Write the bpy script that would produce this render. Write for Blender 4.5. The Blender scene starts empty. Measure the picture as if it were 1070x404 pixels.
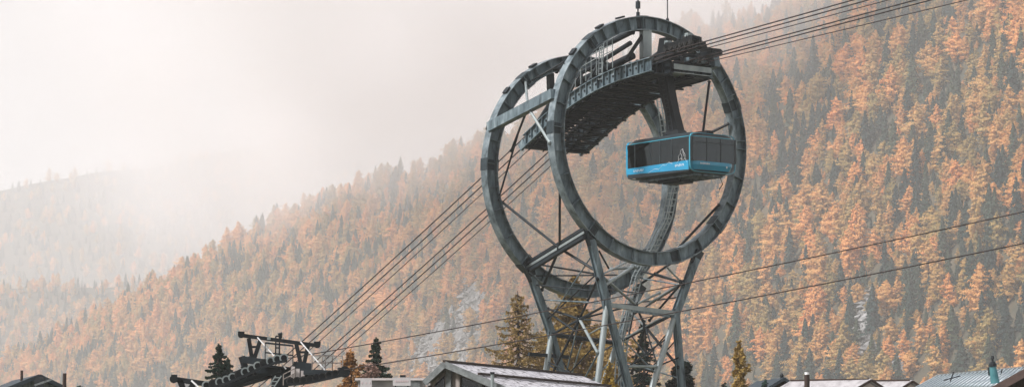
import bpy, math, random
import numpy as np
from mathutils import Vector, noise

random.seed(7)
RNG = np.random.default_rng(11)
R = math.radians
sc = bpy.context.scene
COL = sc.collection

# ------------------------------------------------------------------ camera
F, PITCH, CAMZ = 3000.0, R(6.0), 1.7          # focal length in photo pixels (1070 wide)
SP, CP = math.sin(PITCH), math.cos(PITCH)
cam_d = bpy.data.cameras.new('camera')
cam = bpy.data.objects.new('camera', cam_d)
COL.objects.link(cam)
cam.location = (0, 0, CAMZ)
cam.rotation_euler = (R(90) + PITCH, 0, 0)
cam_d.sensor_width = 36
cam_d.lens = F / 1070 * 36
cam_d.clip_start = 1.0
cam_d.clip_end = 60000
sc.camera = cam


def ray(px, py):
    x, u = (px - 535) / F, (202 - py) / F
    return Vector((x, CP - u * SP, SP + u * CP))


def at(px, py, y):
    """the world point seen at that photo position at forward distance y"""
    d = ray(px, py)
    return Vector((0, 0, CAMZ)) + d * (y / d.y)


# ------------------------------------------------------------------ materials
MATS = {}


def new_mat(name):
    m = bpy.data.materials.new(name)
    m.use_nodes = True
    MATS[name] = m
    nt = m.node_tree
    return m, nt, nt.nodes['Principled BSDF']


def ramp_mat(name, cols, rough=.7, metal=0.0, scale=1.5, detail=5, bump=0.0, stretch=(1, 1, 1), lo=.3, hi=.7, spec=.3, coat=0):
    """base colour wandering between the given colours with object space noise"""
    m, nt, b = new_mat(name)
    tc = nt.nodes.new('ShaderNodeTexCoord')
    mp = nt.nodes.new('ShaderNodeMapping')
    mp.inputs['Scale'].default_value = stretch
    n = nt.nodes.new('ShaderNodeTexNoise')
    n.inputs['Scale'].default_value = scale
    n.inputs['Detail'].default_value = detail
    n.inputs['Roughness'].default_value = .62
    r = nt.nodes.new('ShaderNodeValToRGB')
    el = r.color_ramp.elements
    while len(el) < len(cols):
        el.new(.5)
    for i, c in enumerate(cols):
        el[i].position = lo + (hi - lo) * i / max(1, len(cols) - 1)
        el[i].color = (*c, 1)
    L = nt.links.new
    L(tc.outputs['Object'], mp.inputs['Vector'])
    L(mp.outputs[0], n.inputs['Vector'])
    L(n.outputs['Fac'], r.inputs['Fac'])
    L(r.outputs['Color'], b.inputs['Base Color'])
    b.inputs['Roughness'].default_value = rough
    b.inputs['Metallic'].default_value = metal
    b.inputs['Specular IOR Level'].default_value = spec
    if coat:
        b.inputs['Coat Weight'].default_value = coat
    if bump:
        bp = nt.nodes.new('ShaderNodeBump')
        bp.inputs['Strength'].default_value = bump
        bp.inputs['Distance'].default_value = .02
        L(n.outputs['Fac'], bp.inputs['Height'])
        L(bp.outputs[0], b.inputs['Normal'])
    return m


def foliage_mat(name, cols, rough=.8, nscale=.35):
    """leaf colour chosen per tree (object random) and wandering inside the crown"""
    m, nt, b = new_mat(name)
    oi = nt.nodes.new('ShaderNodeObjectInfo')
    tc = nt.nodes.new('ShaderNodeTexCoord')
    n = nt.nodes.new('ShaderNodeTexNoise')
    n.inputs['Scale'].default_value = nscale
    n.inputs['Detail'].default_value = 4
    r = nt.nodes.new('ShaderNodeValToRGB')
    el = r.color_ramp.elements
    while len(el) < len(cols):
        el.new(.5)
    for i, c in enumerate(cols):
        el[i].position = i / max(1, len(cols) - 1)
        el[i].color = (*c, 1)
    L = nt.links.new
    mx = nt.nodes.new('ShaderNodeMath')
    mx.operation = 'MULTIPLY_ADD'
    mx.inputs[1].default_value = .75
    sub = nt.nodes.new('ShaderNodeMath')
    sub.operation = 'MULTIPLY_ADD'
    sub.inputs[1].default_value = .9
    sub.inputs[2].default_value = -.32
    L(tc.outputs['Object'], n.inputs['Vector'])
    L(n.outputs['Fac'], sub.inputs[0])
    L(oi.outputs['Random'], mx.inputs[0])
    L(sub.outputs[0], mx.inputs[2])
    L(mx.outputs[0], r.inputs['Fac'])
    b.inputs['Roughness'].default_value = rough
    b.inputs['Specular IOR Level'].default_value = .1
    tr = nt.nodes.new('ShaderNodeBsdfTranslucent')
    mixs = nt.nodes.new('ShaderNodeMixShader')
    mixs.inputs['Fac'].default_value = .28
    L(r.outputs['Color'], b.inputs['Base Color'])
    L(r.outputs['Color'], tr.inputs['Color'])
    L(b.outputs[0], mixs.inputs[1])
    L(tr.outputs[0], mixs.inputs[2])
    L(mixs.outputs[0], nt.nodes['Material Output'].inputs['Surface'])
    return m


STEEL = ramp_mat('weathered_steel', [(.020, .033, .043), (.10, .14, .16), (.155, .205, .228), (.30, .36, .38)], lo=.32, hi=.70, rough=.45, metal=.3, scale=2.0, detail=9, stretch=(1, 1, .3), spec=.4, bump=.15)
STEEL_LIT = ramp_mat('lit_flange_steel', [(.05, .07, .08), (.16, .20, .22), (.28, .33, .35)], lo=.32, hi=.66, rough=.42, metal=.35, scale=1.6, detail=8, spec=.5)  # paler than the web: the lit look of the flange edges is in the colour
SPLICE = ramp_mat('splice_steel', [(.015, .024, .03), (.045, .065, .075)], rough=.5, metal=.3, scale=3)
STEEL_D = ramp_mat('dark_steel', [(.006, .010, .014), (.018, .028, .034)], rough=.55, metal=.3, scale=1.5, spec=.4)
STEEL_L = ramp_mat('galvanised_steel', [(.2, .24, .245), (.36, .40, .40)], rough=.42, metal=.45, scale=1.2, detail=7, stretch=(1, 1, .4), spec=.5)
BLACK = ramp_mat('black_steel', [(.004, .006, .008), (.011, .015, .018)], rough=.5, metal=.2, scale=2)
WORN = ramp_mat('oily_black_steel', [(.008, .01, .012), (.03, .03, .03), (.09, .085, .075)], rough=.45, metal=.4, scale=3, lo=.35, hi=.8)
CABLE = ramp_mat('steel_cable', [(.025, .02, .02), (.06, .045, .042)], rough=.6, metal=.4, scale=.5)
BLUE = ramp_mat('blue_paint', [(.004, .21, .38), (.008, .29, .48)], rough=.28, scale=.6, spec=.5, coat=.5)
BLUE_S = ramp_mat('cyan_stripe', [(.004, .19, .36), (.010, .27, .46)], rough=.3, scale=.6, spec=.5, coat=.3)
BLUE_L = ramp_mat('light_blue_paint', [(.02, .25, .36), (.04, .33, .44)], rough=.3, scale=.6, spec=.5, coat=.3)
DARKP = ramp_mat('charcoal_paint', [(.012, .018, .022), (.03, .04, .045)], rough=.35, scale=1.4)
BOARD = ramp_mat('faded_board', [(.42, .40, .40), (.52, .50, .50)], rough=.7)
WHITE = ramp_mat('white_paint', [(.7, .7, .7), (.82, .82, .82)], rough=.5)
WOOD = ramp_mat('weathered_wood', [(.10, .085, .075), (.24, .21, .19), (.34, .30, .27)], rough=.85, scale=3, stretch=(3, 3, .4))
WOOD_D = ramp_mat('dark_brown_wood', [(.02, .013, .01), (.055, .034, .026)], rough=.8, scale=3, stretch=(3, 3, .4))
GREYTRIM = ramp_mat('grey_trim', [(.09, .10, .10), (.20, .215, .215)], rough=.7, scale=4)
NAVY = ramp_mat('dark_slate_roof', [(.015, .025, .035), (.04, .055, .065)], rough=.6, scale=5)
PLANK = ramp_mat('blue_grey_planks', [(.03, .06, .08), (.13, .17, .19), (.32, .33, .33)], rough=.8, scale=2, stretch=(6, 6, .3))
PALEWALL = ramp_mat('pale_render', [(.42, .38, .37), (.6, .55, .53)], rough=.85, scale=.7)
GREYWALL = ramp_mat('grey_render', [(.2, .2, .2), (.42, .40, .39)], rough=.85, scale=.9)
PINKWALL = ramp_mat('pinkish_render', [(.5, .42, .39), (.62, .54, .5)], rough=.85, scale=.7)
SNOWROOF = ramp_mat('frosted_roof', [(.14, .13, .13), (.30, .285, .29), (.38, .365, .37)], rough=.8, scale=2.6, detail=8, lo=.28, hi=.62)
TEAL = ramp_mat('teal_pipe', [(.03, .13, .15), (.09, .24, .26)], rough=.5, scale=2)
BARK = ramp_mat('bark', [(.03, .022, .018), (.09, .07, .06)], rough=.95, scale=4, stretch=(1, 1, .3))
TWIG = ramp_mat('reddish_twigs', [(.14, .08, .06), (.3, .19, .15)], rough=.95, scale=2)

m, nt, b = new_mat('tinted_glass')
b.inputs['Base Color'].default_value = (.006, .012, .016, 1)
b.inputs['Roughness'].default_value = .08
b.inputs['Specular IOR Level'].default_value = .6
b.inputs['Transmission Weight'].default_value = .0
GLASS = m
# cabin glazing: thin tinted panes one can see through
m, nt, b = new_mat('cabin_glass')
gl = nt.nodes.new('ShaderNodeBsdfGlossy')
gl.inputs['Roughness'].default_value = .05
gl.inputs['Color'].default_value = (.7, .8, .85, 1)
tp = nt.nodes.new('ShaderNodeBsdfTransparent')
tp.inputs['Color'].default_value = (.15, .21, .22, 1)
mx = nt.nodes.new('ShaderNodeMixShader')
mx.inputs['Fac'].default_value = .08
nt.links.new(tp.outputs[0], mx.inputs[1])
nt.links.new(gl.outputs[0], mx.inputs[2])
nt.links.new(mx.outputs[0], nt.nodes['Material Output'].inputs['Surface'])
CABGLASS = m

# frosted shingle roof: white snow with dark gaps showing through in rows
m, nt, b = new_mat('snowy_shingles')
tc = nt.nodes.new('ShaderNodeTexCoord')
br = nt.nodes.new('ShaderNodeTexBrick')
br.inputs['Scale'].default_value = 1.0
br.inputs['Brick Width'].default_value = .55
br.inputs['Row Height'].default_value = .36
br.inputs['Mortar Size'].default_value = .018
br.inputs['Color1'].default_value = (.40, .39, .42, 1)
br.inputs['Color2'].default_value = (.52, .51, .53, 1)
br.inputs['Mortar'].default_value = (.22, .21, .22, 1)
n1 = nt.nodes.new('ShaderNodeTexNoise')
n1.inputs['Scale'].default_value = 3.2
n1.inputs['Detail'].default_value = 3
r1 = nt.nodes.new('ShaderNodeValToRGB')
r1.color_ramp.elements[0].position = .55
r1.color_ramp.elements[1].position = .60
mxc = nt.nodes.new('ShaderNodeMix')
mxc.data_type = 'RGBA'
mxc.inputs['B'].default_value = (.06, .055, .055, 1)
nt.links.new(tc.outputs['UV'], br.inputs['Vector'])
nt.links.new(tc.outputs['UV'], n1.inputs['Vector'])
nt.links.new(n1.outputs['Fac'], r1.inputs['Fac'])
nt.links.new(r1.outputs['Color'], mxc.inputs['Factor'])
nt.links.new(br.outputs['Color'], mxc.inputs['A'])
nt.links.new(mxc.outputs['Result'], b.inputs['Base Color'])
b.inputs['Roughness'].default_value = .8
SHINGLE = m

LARCH = foliage_mat('larch_needles', [(.24, .20, .085), (.44, .30, .11), (.62, .355, .13), (.74, .38, .135), (.80, .36, .13)])
SPRUCE = foliage_mat('spruce_needles', [(.014, .038, .04), (.026, .058, .054), (.05, .08, .058), (.10, .12, .065)])
LARCH_GOLD = foliage_mat('golden_larch_needles', [(.24, .165, .06), (.40, .27, .08), (.50, .33, .09)], nscale=.8)
LARCH_BROWN = foliage_mat('brown_larch_needles', [(.21, .145, .06), (.33, .23, .09), (.42, .29, .11)], nscale=.8)
NEEDLE_D = foliage_mat('dark_needles', [(.012, .025, .02), (.022, .042, .03), (.04, .06, .04)], nscale=.8)
YELLOW = foliage_mat('yellow_leaves', [(.3, .2, .035), (.42, .28, .05)], nscale=1)
ORANGE = foliage_mat('orange_leaves', [(.22, .11, .04), (.34, .17, .055)], nscale=1)


# ------------------------------------------------------------------ mesh builder
class MB:
    def __init__(s):
        s.v, s.f = [], []

    def add(s, vs, fs):
        o = len(s.v)
        s.v.extend([tuple(p) for p in vs])
        s.f.extend([tuple(i + o for i in f) for f in fs])
        return s

    def hexa(s, p):   # 8 corners: bottom 4, top 4
        return s.add(p, [(3, 2, 1, 0), (4, 5, 6, 7), (0, 1, 5, 4), (1, 2, 6, 5), (2, 3, 7, 6), (3, 0, 4, 7)])

    def beam(s, a, b, w, h=None, up=Vector((0, 0, 1)), w2=None, h2=None):
        a, b = Vector(a), Vector(b)
        h = w if h is None else h
        w2 = w if w2 is None else w2
        h2 = h if h2 is None else h2
        d = (b - a).normalized()
        sd = d.cross(up)
        if sd.length < 1e-3:
            sd = d.cross(Vector((1, 0, 0)))
        sd.normalize()
        u = sd.cross(d).normalized()
        q = [(-1, -1), (1, -1), (1, 1), (-1, 1)]
        return s.hexa([a + sd * (x * w / 2) + u * (y * h / 2) for x, y in q] + [b + sd * (x * w2 / 2) + u * (y * h2 / 2) for x, y in q])

    def box(s, c, ax, ay, az, sx, sy, sz):
        c = Vector(c)
        q = [(-1, -1), (1, -1), (1, 1), (-1, 1)]
        return s.hexa([c + ax * (x * sx / 2) + ay * (y * sy / 2) + az * (z * sz / 2) for z in (-1, 1) for x, y in q])

    def tube(s, pts, r, n=8, cap=True):
        pts = [Vector(p) for p in pts]
        rs = r if isinstance(r, (list, tuple)) else [r] * len(pts)
        vs, fs = [], []
        for i, p in enumerate(pts):
            d = (pts[min(i + 1, len(pts) - 1)] - pts[max(i - 1, 0)]).normalized()
            u = d.cross(Vector((0, 0, 1)))
            if u.length < 1e-3:
                u = d.cross(Vector((1, 0, 0)))
            u.normalize()
            w = u.cross(d)
            for k in range(n):
                t = 2 * math.pi * k / n
                vs.append(p + (u * math.cos(t) + w * math.sin(t)) * rs[i])
        for i in range(len(pts) - 1):
            for k in range(n):
                k2 = (k + 1) % n
                fs.append((i * n + k, i * n + k2, (i + 1) * n + k2, (i + 1) * n + k))
        if cap:
            fs.append(tuple(range(n))[::-1])
            fs.append(tuple((len(pts) - 1) * n + k for k in range(n)))
        return s.add(vs, fs)

    def ibeam(s, a, b, w, h, t=.04, up=Vector((0, 0, 1))):
        a, b = Vector(a), Vector(b)
        d = (b - a).normalized()
        sd = d.cross(up).normalized()
        u = sd.cross(d).normalized()
        s.beam(a + u * (h / 2), b + u * (h / 2), w, t, up)
        s.beam(a - u * (h / 2), b - u * (h / 2), w, t, up)
        return s.beam(a, b, t, h - t, up)

    def build(s, name, mat, parent=None, smooth=False, uv=None):
        loc = Vector((0, 0, 0))
        if parent is not None:
            p = parent
            while p is not None:
                loc += p.location
                p = p.parent
        me = bpy.data.meshes.new(name)
        me.from_pydata([(x - loc.x, y - loc.y, z - loc.z) for x, y, z in s.v], [], s.f)
        me.materials.append(mat)
        if smooth:
            me.polygons.foreach_set('use_smooth', [True] * len(me.polygons))
        if uv:
            l = me.uv_layers.new(name='UVMap')
            for lp in me.loops:
                co = me.vertices[lp.vertex_index].co + loc
                l.data[lp.index].uv = uv(co)
        me.update()
        o = bpy.data.objects.new(name, me)
        COL.objects.link(o)
        if parent is not None:
            o.parent = parent
        return o


def thing(name, label, cat, loc, group=None):
    o = bpy.data.objects.new(name, None)
    COL.objects.link(o)
    o.empty_display_size = .5
    o.location = loc
    tag(o, label, cat, group)
    return o


def tag(o, label=None, cat=None, group=None, kind=None):
    if label: o['label'] = label
    if cat: o['category'] = cat
    if group: o['group'] = group
    if kind: o['kind'] = kind
    return o


def recentre(o):
    """put a single-mesh thing's origin at the middle of its base"""
    me = o.data
    n = len(me.vertices)
    co = np.empty(n * 3)
    me.vertices.foreach_get('co', co)
    co = co.reshape(-1, 3)
    c = np.array([(co[:, 0].min() + co[:, 0].max()) / 2, (co[:, 1].min() + co[:, 1].max()) / 2, co[:, 2].min()])
    me.vertices.foreach_set('co', (co - c).ravel())
    o.location = tuple(c)
    return o


UP = Vector((0, 0, 1))

# ------------------------------------------------------------------ ring tower frame
A0, SL, DR = R(36.8), R(13.4), 7.18
HX = Vector((math.cos(A0), math.sin(A0), 0))       # across the line
NX = Vector((math.sin(A0), -math.cos(A0), 0))      # along the line, towards the camera
O = at(678.4, 147.3, 182.5)                         # centre of the front ring
TB = Vector((O.x, O.y, 0)) - NX * (DR * math.cos(SL) / 2)
NREAR, ZREAR = -DR * math.cos(SL), -DR * math.sin(SL)


def T(h, n, z):
    return O + HX * h + NX * n + UP * z


def onN(px, py, n):
    """tower coordinates (h, z) of what is seen at a photo position in the plane N = n"""
    c = Vector((0, 0, CAMZ))
    d = ray(px, py)
    t = ((O + NX * n) - c).dot(NX) / d.dot(NX)
    p = c + d * t - O
    return p.dot(HX), p.z


def PN(px, py, n):
    h, z = onN(px, py, n)
    return T(h, n, z)


tower = thing('ring_tower', 'tall grey steel cable car support with two huge upright rings on lattice legs', 'cable car tower', TB)


def arc(mb, cz, n0, n1, r0, r1, a0=0, a1=360, seg=96):
    """closed or partial annular prism about the ring axis, angle 0 at +H, 90 at top"""
    full = abs(a1 - a0) >= 359.9
    k = max(2, int(seg * abs(a1 - a0) / 360))
    vs, fs = [], []
    cnt = k if full else k + 1
    for i in range(cnt):
        t = R(a0 + (a1 - a0) * i / k)
        c, s = math.cos(t), math.sin(t)
        for r, n in ((r0, n0), (r1, n0), (r1, n1), (r0, n1)):
            vs.append(T(r * c, n, cz + r * s))
    for i in range(k):
        j = (i + 1) % cnt
        for q in range(4):
            q2 = (q + 1) % 4
            fs.append((i * 4 + q, i * 4 + q2, j * 4 + q2, j * 4 + q))
    if not full:
        fs.append((0, 3, 2, 1))
        o = k * 4
        fs.append((o, o + 1, o + 2, o + 3))
    return mb.add(vs, fs)


RO, RI, HD = 8.0, 7.12, .33
for cz, cn, dec in ((0, 0, 0), (ZREAR, NREAR, 1)):
    mb = MB()
    arc(mb, cz, cn - .03, cn + .03, RI + .02, RO - .02, seg=128)
    # radial stiffeners on both faces, closer together near the top
    angs = []
    a = 4.0
    while a < 362:
        angs.append(a)
        s_ = math.sin(R(a))
        a += 8.5 if s_ > .45 else (11.5 if s_ > -.2 else 14.5)
    for a in angs:
        t = R(a)
        c, s = math.cos(t), math.sin(t)
        er = HX * c + UP * s
        et = -HX * s + UP * c
        for sg in (-1, 1):
            mb.box(T(7.56 * c, cn + sg * .165, cz + 7.56 * s), er, et, NX, .8, .035, .26)
    ring = mb.build('ring', STEEL, tower)
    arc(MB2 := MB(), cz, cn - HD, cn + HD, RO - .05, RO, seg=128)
    MB2.build('outer_flange', STEEL_LIT, ring)
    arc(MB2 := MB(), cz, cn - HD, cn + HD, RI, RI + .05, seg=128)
    MB2.build('inner_flange', STEEL_LIT, ring)
    # bolted splice plates on the ring web and flanges
    for a in (178, 128, 95, 60, 22, 318, 232, 286):
        m2 = MB()
        arc(m2, cz, cn + .032, cn + .06, RI + .12, RO - .12, a - 2.6, a + 2.6, seg=180)
        arc(m2, cz, cn - HD - .02, cn + HD + .02, RO + .003, RO + .035, a - 2.8, a + 2.8, seg=180)
        arc(m2, cz, cn - HD - .02, cn + HD + .02, RI - .035, RI - .003, a - 2.8, a + 2.8, seg=180)
        for q in range(4):
            for e in (-1.7, 1.7):
                t = R(a + e)
                r_ = RI + .22 + q * .15
                m2.box(T(r_ * math.cos(t), cn + .07, cz + r_ * math.sin(t)), HX, UP, NX, .05, .05, .03)
        m2.build('splice_plate', SPLICE, ring)
    # lugs on the outside of the ring
    for a in (120, 140, 160 if dec else 107):
        t = R(a)
        er = HX * math.cos(t) + UP * math.sin(t)
        et = -HX * math.sin(t) + UP * math.cos(t)
        MB().box(T(8.1 * math.cos(t), cn, cz + 8.1 * math.sin(t)), er, et, NX, .12, .5, .4).build('lug', STEEL_D, ring)


def member(name, a, b, w, mat, kind='tube', h=None, w2=None):
    mb = MB()
    if kind == 'tube':
        mb.tube([a, b], [w / 2, (w2 or w) / 2], 10)
        if w >= .14:   # end gusset flanges
            d = (b - a).normalized()
            for p, s_ in ((a, 1), (b, -1)):
                mb.tube([p + d * s_ * .05, p + d * s_ * .09], w / 2 + .05, 10)
    elif kind == 'i':
        mb.ibeam(a, b, w, h or w)
    else:
        mb.beam(a, b, w, h)
    return mb.build(name, mat, tower)


NF, NR = 0.0, NREAR
NM = NREAR / 2
# --- legs: (top on the ring, node) and then two lower legs from each node
A_t, A_n = PN(555, 288, NR), PN(576.5, 349, NR)
B_t, B_n = PN(617, 250, NF), PN(634, 318, NF)
C_t, C_n = PN(727, 270, NF), PN(706, 327, NF)
D_t, D_n = PN(667, 306, NR), PN(645, 358, NR)


def down(px, py, nd, n):
    """point at the ground on the line node -> photo position in plane n"""
    q = PN(px, py, n)
    k = (nd.z - .25) / (nd.z - q.z)
    return nd + (q - nd) * k


for top, nd in ((A_t, A_n), (B_t, B_n), (C_t, C_n), (D_t, D_n)):
    mb = MB()
    d = (nd - top).normalized()
    mb.ibeam(top, nd, .42, .40, .05, up=NX)
    mb.beam(top + d * .2, nd - d * .2, .22, .3, up=NX)
    mb.tube([nd - d * .1, nd + d * .4], .22, 10)
    mb.box(nd, HX, NX, UP, .6, .1, .55)
    mb.build('upper_leg', STEEL, tower)
    # bracket where the leg takes the ring
    MB().beam(top - d * .55, top + d * .35, .6, .5, up=NX, w2=.42, h2=.4).build('ring_bracket', STEEL_D, tower)
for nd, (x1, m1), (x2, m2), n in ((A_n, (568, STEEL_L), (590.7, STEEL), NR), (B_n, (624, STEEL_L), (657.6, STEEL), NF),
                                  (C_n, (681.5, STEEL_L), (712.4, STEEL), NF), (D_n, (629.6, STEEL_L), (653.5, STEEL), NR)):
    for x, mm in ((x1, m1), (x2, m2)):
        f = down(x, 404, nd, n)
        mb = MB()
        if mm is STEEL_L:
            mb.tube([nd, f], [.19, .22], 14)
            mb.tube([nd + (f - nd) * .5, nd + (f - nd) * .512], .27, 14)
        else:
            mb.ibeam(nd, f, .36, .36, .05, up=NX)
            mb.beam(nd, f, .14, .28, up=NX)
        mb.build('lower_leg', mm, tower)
        mb = MB()
        mb.box(f + UP * -.1, HX, NX, UP, 1.6, 1.6, .5).box(f + UP * .2, HX, NX, UP, .9, .9, .1)
        mb.build('footing', GREYWALL, tower)

MID = lambda a, b, t=.5: a + (b - a) * t
# --- beams between the rings
S1a, S1b = PN(512, 133, NR), PN(579, 98, NF)       # upper left box beam
member('spacer_beam', S1a, S1b, .5, STEEL, 'beam', .62)
S2a, S2b = PN(551, 279.5, NR), PN(611, 243, NF)    # lower left double beam
d = (S2b - S2a).normalized()
o_ = UP * .26
mb = MB().beam(S2a + o_, S2b + o_, .3, .2).beam(S2a - o_, S2b - o_, .3, .2).beam(S2a, S2b, .05, .3)
mb.build('spacer_beam', STEEL_D, tower)
MB().beam(S2a + o_ * .1 + NX * .05 - HX * .1, S2b + o_ * .1 + NX * .05 - HX * .1, .06, .16).build('light_strip', STEEL_L, tower)
X2 = MID(S2a, S2b, .57)
X1 = MID(S1a, S1b, .60)
# top and right hand spacers
S3a, S3b = T(3.2, NREAR, ZREAR + 6.6), T(3.4, 0, 6.55)
member('spacer_beam', S3a, S3b, .34, STEEL_D, 'tube')
S4a, S4b = T(-2.2, NREAR, ZREAR + 6.85), T(-1.3, 0, 7.0)
member('spacer_beam', S4a, S4b, .4, STEEL_D, 'tube')
# --- rods
NM = NREAR / 2
rods = [
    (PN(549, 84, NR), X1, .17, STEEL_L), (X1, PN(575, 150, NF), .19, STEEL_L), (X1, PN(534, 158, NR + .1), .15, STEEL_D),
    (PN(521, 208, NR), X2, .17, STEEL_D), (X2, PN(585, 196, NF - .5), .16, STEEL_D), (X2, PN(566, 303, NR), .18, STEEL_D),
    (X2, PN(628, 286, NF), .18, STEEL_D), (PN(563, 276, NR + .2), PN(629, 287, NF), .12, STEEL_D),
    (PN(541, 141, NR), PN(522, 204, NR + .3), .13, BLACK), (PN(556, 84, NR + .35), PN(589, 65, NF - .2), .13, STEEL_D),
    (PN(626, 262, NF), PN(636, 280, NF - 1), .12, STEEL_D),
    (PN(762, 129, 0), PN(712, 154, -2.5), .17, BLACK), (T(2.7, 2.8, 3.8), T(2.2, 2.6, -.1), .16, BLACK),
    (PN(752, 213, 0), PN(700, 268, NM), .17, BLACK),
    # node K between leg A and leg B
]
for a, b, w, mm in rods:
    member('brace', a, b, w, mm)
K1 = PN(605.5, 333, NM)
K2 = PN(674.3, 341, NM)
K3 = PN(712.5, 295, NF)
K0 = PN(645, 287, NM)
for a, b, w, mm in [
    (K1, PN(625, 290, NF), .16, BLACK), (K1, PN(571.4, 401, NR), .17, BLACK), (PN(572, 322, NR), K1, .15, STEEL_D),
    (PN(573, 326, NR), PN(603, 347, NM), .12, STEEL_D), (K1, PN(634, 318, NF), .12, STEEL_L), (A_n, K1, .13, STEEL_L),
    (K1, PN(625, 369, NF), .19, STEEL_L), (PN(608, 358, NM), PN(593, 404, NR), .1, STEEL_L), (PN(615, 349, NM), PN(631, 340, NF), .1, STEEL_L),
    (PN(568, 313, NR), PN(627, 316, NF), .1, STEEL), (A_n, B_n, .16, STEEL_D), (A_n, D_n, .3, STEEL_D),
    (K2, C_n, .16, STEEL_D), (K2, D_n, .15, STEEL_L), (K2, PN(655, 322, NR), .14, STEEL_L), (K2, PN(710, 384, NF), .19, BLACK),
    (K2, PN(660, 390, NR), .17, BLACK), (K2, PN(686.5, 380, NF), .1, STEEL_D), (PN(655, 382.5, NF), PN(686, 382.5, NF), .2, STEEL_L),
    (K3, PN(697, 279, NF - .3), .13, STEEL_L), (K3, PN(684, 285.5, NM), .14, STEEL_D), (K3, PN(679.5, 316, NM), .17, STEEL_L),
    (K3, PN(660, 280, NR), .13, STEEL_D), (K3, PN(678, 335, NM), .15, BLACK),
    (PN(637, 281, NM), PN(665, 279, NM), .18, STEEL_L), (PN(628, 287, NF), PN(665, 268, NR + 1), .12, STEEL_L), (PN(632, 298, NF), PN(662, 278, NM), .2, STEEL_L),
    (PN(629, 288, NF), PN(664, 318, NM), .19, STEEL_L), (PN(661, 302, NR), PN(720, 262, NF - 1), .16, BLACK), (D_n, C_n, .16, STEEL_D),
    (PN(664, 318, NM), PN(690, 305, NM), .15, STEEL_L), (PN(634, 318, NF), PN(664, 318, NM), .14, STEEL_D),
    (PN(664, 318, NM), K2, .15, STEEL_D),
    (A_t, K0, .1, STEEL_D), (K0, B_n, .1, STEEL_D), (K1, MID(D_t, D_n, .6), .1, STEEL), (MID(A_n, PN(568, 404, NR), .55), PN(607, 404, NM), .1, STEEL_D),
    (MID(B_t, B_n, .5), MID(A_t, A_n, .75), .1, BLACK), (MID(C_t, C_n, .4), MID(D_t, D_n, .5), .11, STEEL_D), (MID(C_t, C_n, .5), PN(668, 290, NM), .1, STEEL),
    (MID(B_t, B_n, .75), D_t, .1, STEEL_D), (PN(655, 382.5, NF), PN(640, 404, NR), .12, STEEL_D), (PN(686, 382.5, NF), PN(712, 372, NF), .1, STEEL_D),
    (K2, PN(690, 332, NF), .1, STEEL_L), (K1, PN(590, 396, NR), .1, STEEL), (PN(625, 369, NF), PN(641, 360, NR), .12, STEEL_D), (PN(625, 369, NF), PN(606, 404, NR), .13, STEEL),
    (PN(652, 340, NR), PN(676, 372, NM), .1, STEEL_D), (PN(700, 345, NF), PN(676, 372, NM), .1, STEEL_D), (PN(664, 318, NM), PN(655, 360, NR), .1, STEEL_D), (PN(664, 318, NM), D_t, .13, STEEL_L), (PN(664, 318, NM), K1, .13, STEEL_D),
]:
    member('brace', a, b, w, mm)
LA1, LA2 = down(568, 404, A_n, NR), down(590.7, 404, A_n, NR)
LB1, LB2 = down(624, 404, B_n, NF), down(657.6, 404, B_n, NF)
LC1, LC2 = down(681.5, 404, C_n, NF), down(712.4, 404, C_n, NF)
LD1, LD2 = down(629.6, 404, D_n, NR), down(653.5, 404, D_n, NR)
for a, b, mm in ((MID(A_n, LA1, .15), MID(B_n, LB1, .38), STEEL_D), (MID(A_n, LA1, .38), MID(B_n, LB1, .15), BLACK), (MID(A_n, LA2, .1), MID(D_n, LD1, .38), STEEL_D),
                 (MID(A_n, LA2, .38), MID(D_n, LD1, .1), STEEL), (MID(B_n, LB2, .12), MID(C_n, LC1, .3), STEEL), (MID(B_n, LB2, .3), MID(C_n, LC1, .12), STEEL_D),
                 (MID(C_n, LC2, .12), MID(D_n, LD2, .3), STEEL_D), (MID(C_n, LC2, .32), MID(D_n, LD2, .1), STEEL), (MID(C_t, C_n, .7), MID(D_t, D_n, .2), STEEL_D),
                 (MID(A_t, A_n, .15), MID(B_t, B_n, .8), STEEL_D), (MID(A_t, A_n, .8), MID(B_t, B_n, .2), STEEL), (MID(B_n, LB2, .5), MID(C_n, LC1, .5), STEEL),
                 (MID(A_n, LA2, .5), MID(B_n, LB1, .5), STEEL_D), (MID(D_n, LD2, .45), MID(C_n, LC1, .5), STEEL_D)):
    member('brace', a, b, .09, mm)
member('cross_beam', B_n, C_n, .3, STEEL_L, 'beam', .28)
MB().beam(PN(660, 322, NF + .1), PN(700, 328, NF + .1), .05, .42).build('cross_plate', STEEL, tower)
member('cross_beam', T(-4.4, NR, ZREAR - 11.8), T(-1.2, NR, ZREAR - 11.9), .22, STEEL_D, 'beam')
for kp in (K1, K2, K3, X1, X2, PN(664, 318, NM)):
    MB().box(kp, HX, NX, UP, .4, .08, .36).tube([kp - NX * .15, kp + NX * .15], .11, 10).build('gusset', STEEL_D, tower)

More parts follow.
